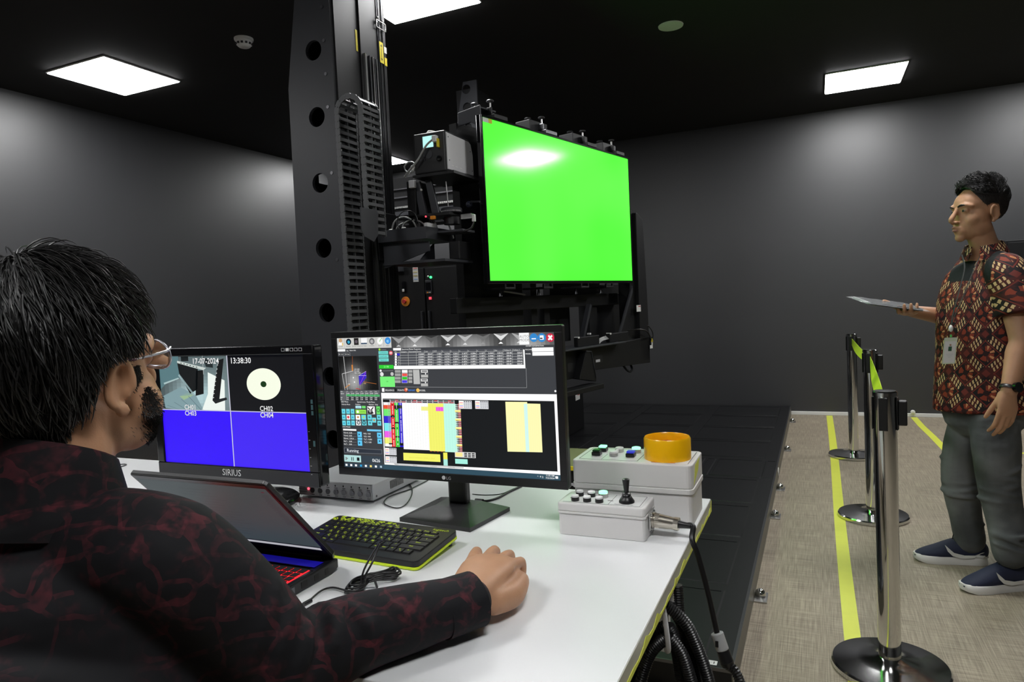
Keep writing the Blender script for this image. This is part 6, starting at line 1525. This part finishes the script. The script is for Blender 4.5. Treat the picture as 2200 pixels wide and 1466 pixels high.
# ---- batik shirt
def batik():
    m = D.materials.new('batik_cotton'); m.use_nodes = True; nt = m.node_tree; b = nt.nodes['Principled BSDF']
    v, (u, w, k) = coords(nt, attr='bu')
    P = .160
    a = (u+w)*(1/P); c = (u-w)*(1/P)
    fa_, fc = a.fract()-.5, c.fract()-.5
    r = (fa_*fa_+fc*fc).sqrt()
    nz = noise(nt, v, 70, 2); n2 = noise(nt, v, 22, 2)
    ang = fa_.atan2(fc)
    par = ((a.floor()+c.floor())*.5).fract().gt(.25)
    base = mixc(nt, n2.ss(.42, .60), (.008, .005, .006), (.060, .011, .009))
    ring = r.gt(.10)*r.lt(.27)*((ang*4.).sin()+nz*1.4).gt(.35)
    col = mixc(nt, ring, base, (.20, .032, .014))
    core = r.lt(.30)*r.gt(.15)*((ang*7.).sin()).gt(.45)*(fa_+fc).gt(.08)
    col = mixc(nt, core, col, (.50, .22, .10))
    dk_ = r.lt(.085); col = mixc(nt, dk_, col, (.02, .006, .006))
    def bars(p, q_):
        band = p.abs().gt(.375)*p.abs().lt(.485)
        st = ((q_*7.5+p*4.2+nz*.35).fract()).gt(.50)
        return band*st*q_.abs().lt(.27)
    cream = (bars(fa_, fc)+bars(fc, fa_)).mn(1.)
    out = (fa_.abs().gt(.31)*fa_.abs().lt(.345)*fc.abs().lt(.36)+fc.abs().gt(.31)*fc.abs().lt(.345)*fa_.abs().lt(.36)).mn(1.)
    col = mixc(nt, out, col, (.15, .025, .016))
    col = mixc(nt, cream, col, (.56, .38, .19))
    star = (fa_.abs().gt(.40)*fc.abs().gt(.40)); col = mixc(nt, star, col, (.13, .022, .016))
    col = mixc(nt, k.gt(.5), col, (.008, .010, .011))
    nt.links.new(col, b.inputs['Base Color']); b.inputs['Roughness'].default_value = .7; b.inputs['Specular IOR Level'].default_value = .25
    bn = nt.nodes.new('ShaderNodeBump'); bn.inputs['Strength'].default_value = .35; bn.inputs['Distance'].default_value = .01
    tc, _ = coords(nt); nt.links.new(noise(nt, tc, 14, 2).s, bn.inputs['Height']); nt.links.new(bn.outputs[0], b.inputs['Normal'])
    return m
sh = MB()
limb(sh, [mp(2126, 566), mp(2122, 592), mp(2117, 650), mp(2112, 760), mp(2113, 845), mp(2114, 884)], [(.10, .070), (.165, .098), (.192, .128), (.184, .137), (.194, .147), (.197, .150)], LM, n=30, cap=False)
limb(sh, [mp(2150, 578, .08), shL+Vector((0, 0, .004)), mp(2184, 640, .185), mp(2192, 676, .20)], [(.070, .066), (.078, .074), (.082, .076), (.088, .080)], TC, n=24, cap=False)
limb(sh, [mp(2100, 578, -.08), shR+Vector((0, 0, .004)), mp(2076, 640, -.19), mp(2072, 672, -.20)], [(.070, .066), (.078, .074), (.082, .076), (.086, .080)], TC, n=24, cap=False)
limb(sh, [mp(2100, 572, -.09), mp(2126, 562), mp(2152, 574, .09)], [(.060, .052)]*3, (0, 0, 1))
# soft folds
for y0, y1, o, x0, x1 in ((690, 760, .13, 2065, 2120), (770, 850, .15, 2080, 2150), (640, 720, .16, 2120, 2155)):
    pass
me = remesh(sh, 'shirt', .0055, 5)
cT = mp(2114, 760)
def shirt_uv(co):
    d = co-np.array(cT); f = d @ np.array(FM); l = d @ np.array(LM); ang = np.arctan2(l, f)
    u = ang*.165; z = co[:, 2]
    zt = mp(2100, 600).z
    mask = ((z > zt-.005) & (z < zt+.13) & (f > .005) & (np.abs(l-.015) > .026) & (l < .085) & (l > -.12)).astype(float)
    return np.stack([u, z, mask], 1)
put_attr(me, shirt_uv); M_bat = batik(); link('shirt', me, M_bat, mn, True)
# collar: band rising at the back, two points in front
cv = []; cf = []; K = 26
for i in range(K+1):
    a = math.radians(-166+332*i/K)+math.pi; back = .5-.5*math.cos(a-0)   # a=pi at the back
    bk_ = .5*(1-math.cos(a))
    c0 = mp(2114, 540)+Vector((0, 0, -.004+.030*bk_))
    dirv = FM*math.cos(a)+LM*math.sin(a); r0 = .066+.004*bk_
    h = .040-.006*bk_
    for rr, zz in ((r0+.012, -.022), (r0-.002, h*.55), (r0+.002, h*.60), (r0+.022, -.020-.016*(1-bk_))): cv.append(tuple(c0+dirv*rr+Vector((0, 0, zz))))
for i in range(K):
    for k in range(4): cf.append((4*i+k, 4*i+4+k, 4*i+4+(k+1) % 4, 4*i+(k+1) % 4))
cf += [(0, 1, 2, 3), (4*K+3, 4*K+2, 4*K+1, 4*K)]
co_ = MB().add(cv, cf).build('collar', M_bat, mn, True, smooth=50)
put_attr(co_.data, shirt_uv)
at = co_.data.attributes['bu']; n_ = len(co_.data.vertices); buf = np.empty(n_*3, np.float32); at.data.foreach_get('vector', buf); buf = buf.reshape(-1, 3); buf[:, 2] = 0; buf[:, 0] *= .4; at.data.foreach_set('vector', buf.ravel())
# ---- jeans
def denim():
    m = D.materials.new('grey_denim'); m.use_nodes = True; nt = m.node_tree; b = nt.nodes['Principled BSDF']; v, _ = coords(nt)
    f = noise(nt, v, 5, 3); g = noise(nt, v, 420, 1)
    nt.links.new(mixc(nt, f.ss(.3, .7)*.75+g*.25, (.055, .060, .062), (.165, .172, .172)), b.inputs['Base Color']); b.inputs['Roughness'].default_value = .85; b.inputs['Specular IOR Level'].default_value = .2
    bn = nt.nodes.new('ShaderNodeBump'); bn.inputs['Strength'].default_value = .5; bn.inputs['Distance'].default_value = .014
    mpg = nt.nodes.new('ShaderNodeMapping'); mpg.inputs['Scale'].default_value = (7, 7, 17); nt.links.new(v, mpg.inputs[0]); nt.links.new(noise(nt, mpg.outputs[0], 1., 2).s, bn.inputs['Height']); nt.links.new(bn.outputs[0], b.inputs['Normal'])
    return m
tb = MB()
limb(tb, [mp(2113, 840), mp(2113, 885)], [(.165, .125)]*2, LM)
limb(tb, [hipL, mp(2140, 960, .095), knL, mp(2160, 1120, .12), mp(2172, 1188, .145)], [(.086, .098), (.086, .100), (.074, .086), (.066, .074), (.064, .072)], LM)
limb(tb, [hipR, mp(2074, 960, -.10), knR, mp(2075, 1110, -.13), mp(2084, 1160, -.14)], [(.086, .098), (.083, .096), (.072, .080), (.062, .068), (.060, .066)], LM)
rnd = random.Random(31)
for (x, y, o, w_, n_f) in ((2146, 1040, .10, .080, 5), (2063, 1030, -.12, .076, 5), (2170, 1178, .145, .068, 3), (2083, 1150, -.14, .062, 3)):
    for k in range(n_f):
        yk = y-34+k*16; c0 = mp(x, yk, o); tilt = rnd.uniform(-.03, .03)
        limb(tb, [c0+(-RH*math.cos(a)+TC*math.sin(a))*(w_*.97)+Vector((0, 0, tilt*math.cos(a))) for a in np.linspace(-.4+rnd.uniform(-.4, .4), 2.5+rnd.uniform(-.4, .4), 8)], [.002]+[.009]*6+[.002], (0, 0, 1), 8, 2)
link('jeans', remesh(tb, 'jeans', .006, 4), denim(), mn, True)
# ---- shoes
M_navy = mat('navy_mesh_fabric', (.012, .017, .045), .7, bump=.3, bs=600); M_sole = mat('white_rubber', (.70, .69, .66), .5, var=.05)
def shoe(heel, toe, lb):
    heel, toe = Vector((heel.x, heel.y, 0)), Vector((toe.x, toe.y, 0)); d = (toe-heel); L = .295; d.normalize(); c = heel; sd_ = Vector((-d.y, d.x, 0))
    if sd_.dot(TC) < 0: sd_ = -sd_       # towards camera
    def q(f, l, z): return c+d*(f*L)+sd_*l+Vector((0, 0, z))
    up = MB(); limb(up, [q(.10, 0, .055), q(.25, 0, .062), q(.45, 0, .058), q(.65, 0, .045), q(.84, 0, .034), q(.94, 0, .027)], [(.034, .048), (.037, .056), (.041, .050), (.045, .036), (.040, .024), (.026, .015)], sd_)
    o = link('shoe_upper', remesh(up, 'shoe_upper', .0045, 4), M_navy, mn, True)
    out = [(0, 0), (.02, .024), (.10, .034), (.30, .036), (.50, .040), (.70, .049), (.86, .044), (.96, .028), (1.0, 0)]
    out = out+[(a, -b) for a, b in out[-2:0:-1]]; nn = len(out); v = []; f = []
    for z, k in ((0, .97), (.008, 1.0), (.028, .99), (.034, .93)):
        v += [tuple(q((a-.5)*k+.5, b*k, z+(.010*max(0, a-.85)/.15 if z < .03 else .004*max(0, a-.8)/.2)+(.010*max(0, .3-a)/.3 if z > .02 else 0))) for a, b in out]
    for r in range(3): f += [(r*nn+i, r*nn+(i+1) % nn, (r+1)*nn+(i+1) % nn, (r+1)*nn+i) for i in range(nn)]
    f += [tuple(range(nn-1, -1, -1)), tuple(range(3*nn, 4*nn))]
    MB().add(v, f).build('shoe_sole', M_sole, mn, True, smooth=50)
    # side swoosh, projected onto the shoe side
    sw = [(.18, .036), (.34, .034), (.48, .044), (.60, .078), (.565, .050), (.50, .030), (.38, .020), (.22, .024)]
    lat = lambda a: np.interp(a, [0, .1, .3, .5, .7, .9, 1], [.012, .036, .0405, .044, .047, .040, .02])
    v = []
    for off in (.0, .003): v += [tuple(q(a, lat(a)+off-.10*max(0, z-.05), z+.012)) for a, z in sw]
    n8 = len(sw); f = [tuple(range(n8, 2*n8)), tuple(range(n8-1, -1, -1))]+[(i, (i+1) % n8, n8+(i+1) % n8, n8+i) for i in range(n8)]
    MB().add(v, f).build('shoe_swoosh', M_sole, mn, True)
    heelc = [(.0, .032), (.10, .036), (.22, .045), (.10, .062), (.02, .060)]
    v = []
    for off in (0., .003): v += [tuple(q(a, lat(a)+off, z)) for a, z in heelc]
    MB().add(v, [tuple(range(5, 10)), (4, 3, 2, 1, 0)]+[(i, (i+1) % 5, 5+(i+1) % 5, 5+i) for i in range(5)]).build('shoe_heel_patch', M_sole, mn, True)
    for k in range(5):
        f0 = .44+.07*k; z0 = .112-.013*k
        MB().tube([q(f0, .030, z0-.022), q(f0+.01, .0, z0), q(f0, -.030, z0-.022)], .0024, 6, res=4).build('shoe_lace', M_blk2, mn, True, smooth=60)
    MB().tube([q(.42, .0, .112), q(.40, .012, .140), q(.46, .02, .135), q(.47, .008, .108)], .002, 6, res=4).build('shoe_lace', M_blk2, mn, True, smooth=60)
shoe(on_z(2214, 1262, 0), on_z(2062, 1272, 0), 'l')
shoe(on_z(2122, 1212, 0), on_z(1968, 1203, 0), 'r')
# ---- hair
def hl2(az):
    a = abs(az); return np.interp(a, [0, 25, 45, 60, 72, 82, 100, 116, 180], [40, 36, 16, -4, -16, -6, -10, -34, -50])
c2, r2 = (0, -.020, .040), (.0765, .0965, .0885)
M_fade = mat('cropped_hair', (.016, .012, .010), .6, var=.3, vs=150, bump=.5, bs=900)
cs_ = hair_cap(Mm @ Matrix.Scale(1.03, 4), c2, r2, hl2, .004, 5)
strands(cs_, Mm @ Matrix.Scale(1.03, 4), c2, r2, hl2, lambda p, n, rn: (Vector((0, -.3, -1)), 1., 1.), 3200, .010, .003, .0006, 12, seg=3, over=2)
cs_.build('cropped_sides', M_fade, mn, True, smooth=60)
def hl2t(az):
    a = abs(az); return np.interp(a, [0, 25, 45, 70, 100, 140, 180], [34, 30, 16, 8, 6, -6, -14])
hm2 = hair_cap(Mm @ Matrix.Scale(1.03, 4), (0, -.018, .050), (.079, .099, .092), hl2t, .02, 6)
def flow2(p, n, rn): return Vector((rn.uniform(-.25, .25), .8 if p.y > -.03 else -.2, .6)), 1., 1.
strands(hm2, Mm @ Matrix.Scale(1.03, 4), (0, -.018, .052), (.078, .098, .094), hl2t, flow2, 3400, .028, .008, .0009, 7, over=10)
strands(hm2, Mm @ Matrix.Scale(1.03, 4), (0, -.018, .052), (.078, .098, .094), hl2t, flow2, 600, .036, .018, .0010, 8, over=14, sel=lambda a, e: e > 30)
hm2.build('hair', M_hair, mn, True, smooth=60)
Th = Mm @ Matrix.Scale(1.03, 4)
for sx in (-1, 1):
    MB().ball((sx*.031, .0775, .003), (.011, .0072, .0040), 12, Th).build('eye', mat('eye_white', (.22, .20, .18), .3), mn, True, smooth=60)
    MB().ball((sx*.031, .0840, .003), (.0052, .0022, .0048), 10, Th).build('iris', M_ink, mn, True)
    MB().tube([Th @ Vector(p) for p in ((sx*.014, .0935, .020), (sx*.032, .0915, .026), (sx*.052, .072, .020))], [.0022, .003, .0012], 6, flat=1.6, res=4).build('eyebrow', M_hair, mn, True)
lipm = mat('lips', (.36, .15, .12), .4)
MB().tube([Th @ Vector(p) for p in ((-.018, .083, -.0635), (0, .1022, -.0630), (.018, .083, -.0635))], [.003, .0044, .003], 8, res=4).build('lip', lipm, mn, True, smooth=60)
MB().tube([Th @ Vector(p) for p in ((-.016, .083, -.0735), (0, .1000, -.0750), (.016, .083, -.0735))], [.003, .0048, .003], 8, res=4).build('lip', lipm, mn, True, smooth=60)
# ---- lanyard, badge, watch
M_rib = mat('black_ribbon', (.012, .013, .013), .6)
def front(x, y, off): return mp(x, y, off)
bd = [front(2052, 640, .165), front(2047, 690, .168)]
MB().tube([mp(2066, 548, .03), mp(2072, 575, .105), mp(2062, 620, .155), mp(2048, 672, .165), mp(2043, 700, .166)], .0036, 6, flat=.3, res=5).build('lanyard', M_rib, mn, True, smooth=60)
MB().tube([mp(2105, 552, .075), mp(2092, 580, .150), mp(2072, 630, .182), mp(2052, 676, .172), mp(2043, 700, .166)], .0036, 6, flat=.3, res=5).build('lanyard', M_rib, mn, True, smooth=60)
MB().ball(mp(2043, 706, .172), (.008, .008, .014), 12).build('badge_reel', M_lab, mn, True, smooth=60)
MB().box(tuple(mp(2043, 722, .172)), (.006, .006, .010)).build('badge_clip', mat('green_clip', (.10, .6, .12), .4), mn, True)
bx_ = (-FM*.15+LM*1).normalized(); bx_ = (RH*.55+TC*.15-FM*0).normalized(); bz_ = Vector((.03, 0, 1)).normalized()
Mb = frame3(mp(2040.5, 754, .178), RH*.92+TC*.25, Vector((0, 0, 1))+RH*.11)
cdm = MB().prism(rrect(.046, .106, .004, 3), -.0018, 0, 'xy', M=Mb).build('badge', mat('badge_sleeve', (.62, .68, .52), .3), mn, True)
MB().prism(rrect(.038, .086, .001, 2, 0, -.005), .0001, .0006, 'xy', M=Mb).build('badge_card', M_lab, cdm, True)
MB().prism(rrect(.012, .018, .001, 2, -.0, .008), .0007, .0010, 'xy', M=Mb).build('badge_photo', mat('badge_photo', (.03, .10, .05), .5), cdm, True)
MB().ball((0, .0235, .0008), (.004, .004, .0006), 10, Mb).build('badge_photo', mat('badge_face', (.40, .25, .17), .5), cdm, True)
for k in range(3): MB().prism(rrect(.026-.008*k, .002, .0005, 1, 0, -.014-.006*k), .0007, .0009, 'xy', M=Mb).build('badge_print', M_grey, cdm, True)
wd_ = (wrL-elL).normalized(); wc = elL.lerp(wrL, .93)
e1 = (TC-wd_*TC.dot(wd_)).normalized(); e2 = wd_.cross(e1)
MB().tube([wc+e1*.030*math.cos(a)+e2*.036*math.sin(a) for a in np.linspace(0, 2*math.pi, 25)[:-1]], .0085, 8, closed=True, flat=.25).build('watch_strap', M_blk2, mn, True, smooth=60)
MB().cyl(wc+e1*.024+RH*.004, wc+e1*.038+RH*.006, .0195, n=32).build('watch_case', M_gloss, mn, True, smooth=40)
# ---- wrapped tablet
tx_ = (-RH*.985+Vector((0, 0, .17))).normalized(); ty_ = (TC*.97+Vector((0, 0, -.16))-RH*.12); ty_ = (ty_-tx_*ty_.dot(tx_)).normalized()
Mt = frame3(mp(1906, 653, -.072), tx_, ty_)
Tn = Mt.to_3x3() @ Vector((0, 0, 1)); sg = 1 if Tn.z > 0 else -1
tbt = thing('tablet', 'dark tablet wrapped in clear plastic held out by the standing man', 'tablet', mp(1906, 653, -.072))
MB().prism(rrect(.235, .165, .010, 4), -.005, .005, 'xy', M=Mt).build('slab', mat('tablet_grey', (.06, .065, .07), .3), tbt, True, bevel=.002)
MB().prism(rrect(.215, .146, .004, 3), sg*.0051, sg*.0056, 'xy', M=Mt).build('glass', M_gloss, tbt, True)
M_wrap = mat('clear_wrap', (.75, .78, .80), .15, var=.03, alpha=.25)
wr = MB(); rn = random.Random(17); nx, ny = 26, 16; v = []; f = []
for sgn in (1, -1):
    for i in range(nx):
        for j in range(ny):
            x = -.140+.28*i/(nx-1); y = -.092+.184*j/(ny-1); e = min(1, min(i, nx-1-i)/3, min(j, ny-1-j)/2)
            v.append((x+rn.uniform(-.001, .001), y, sgn*(.0010+.0065*e)+rn.uniform(-.0012, .0012)*(1 if 0 < j < ny-1 else 0)))
    o = 0 if sgn == 1 else nx*ny
    f += [(o+i*ny+j, o+(i+1)*ny+j, o+(i+1)*ny+j+1, o+i*ny+j+1) for i in range(nx-1) for j in range(ny-1)]
wr.add(v, f, Mt); wr.build('plastic_wrap', M_wrap, tbt, True, smooth=80)
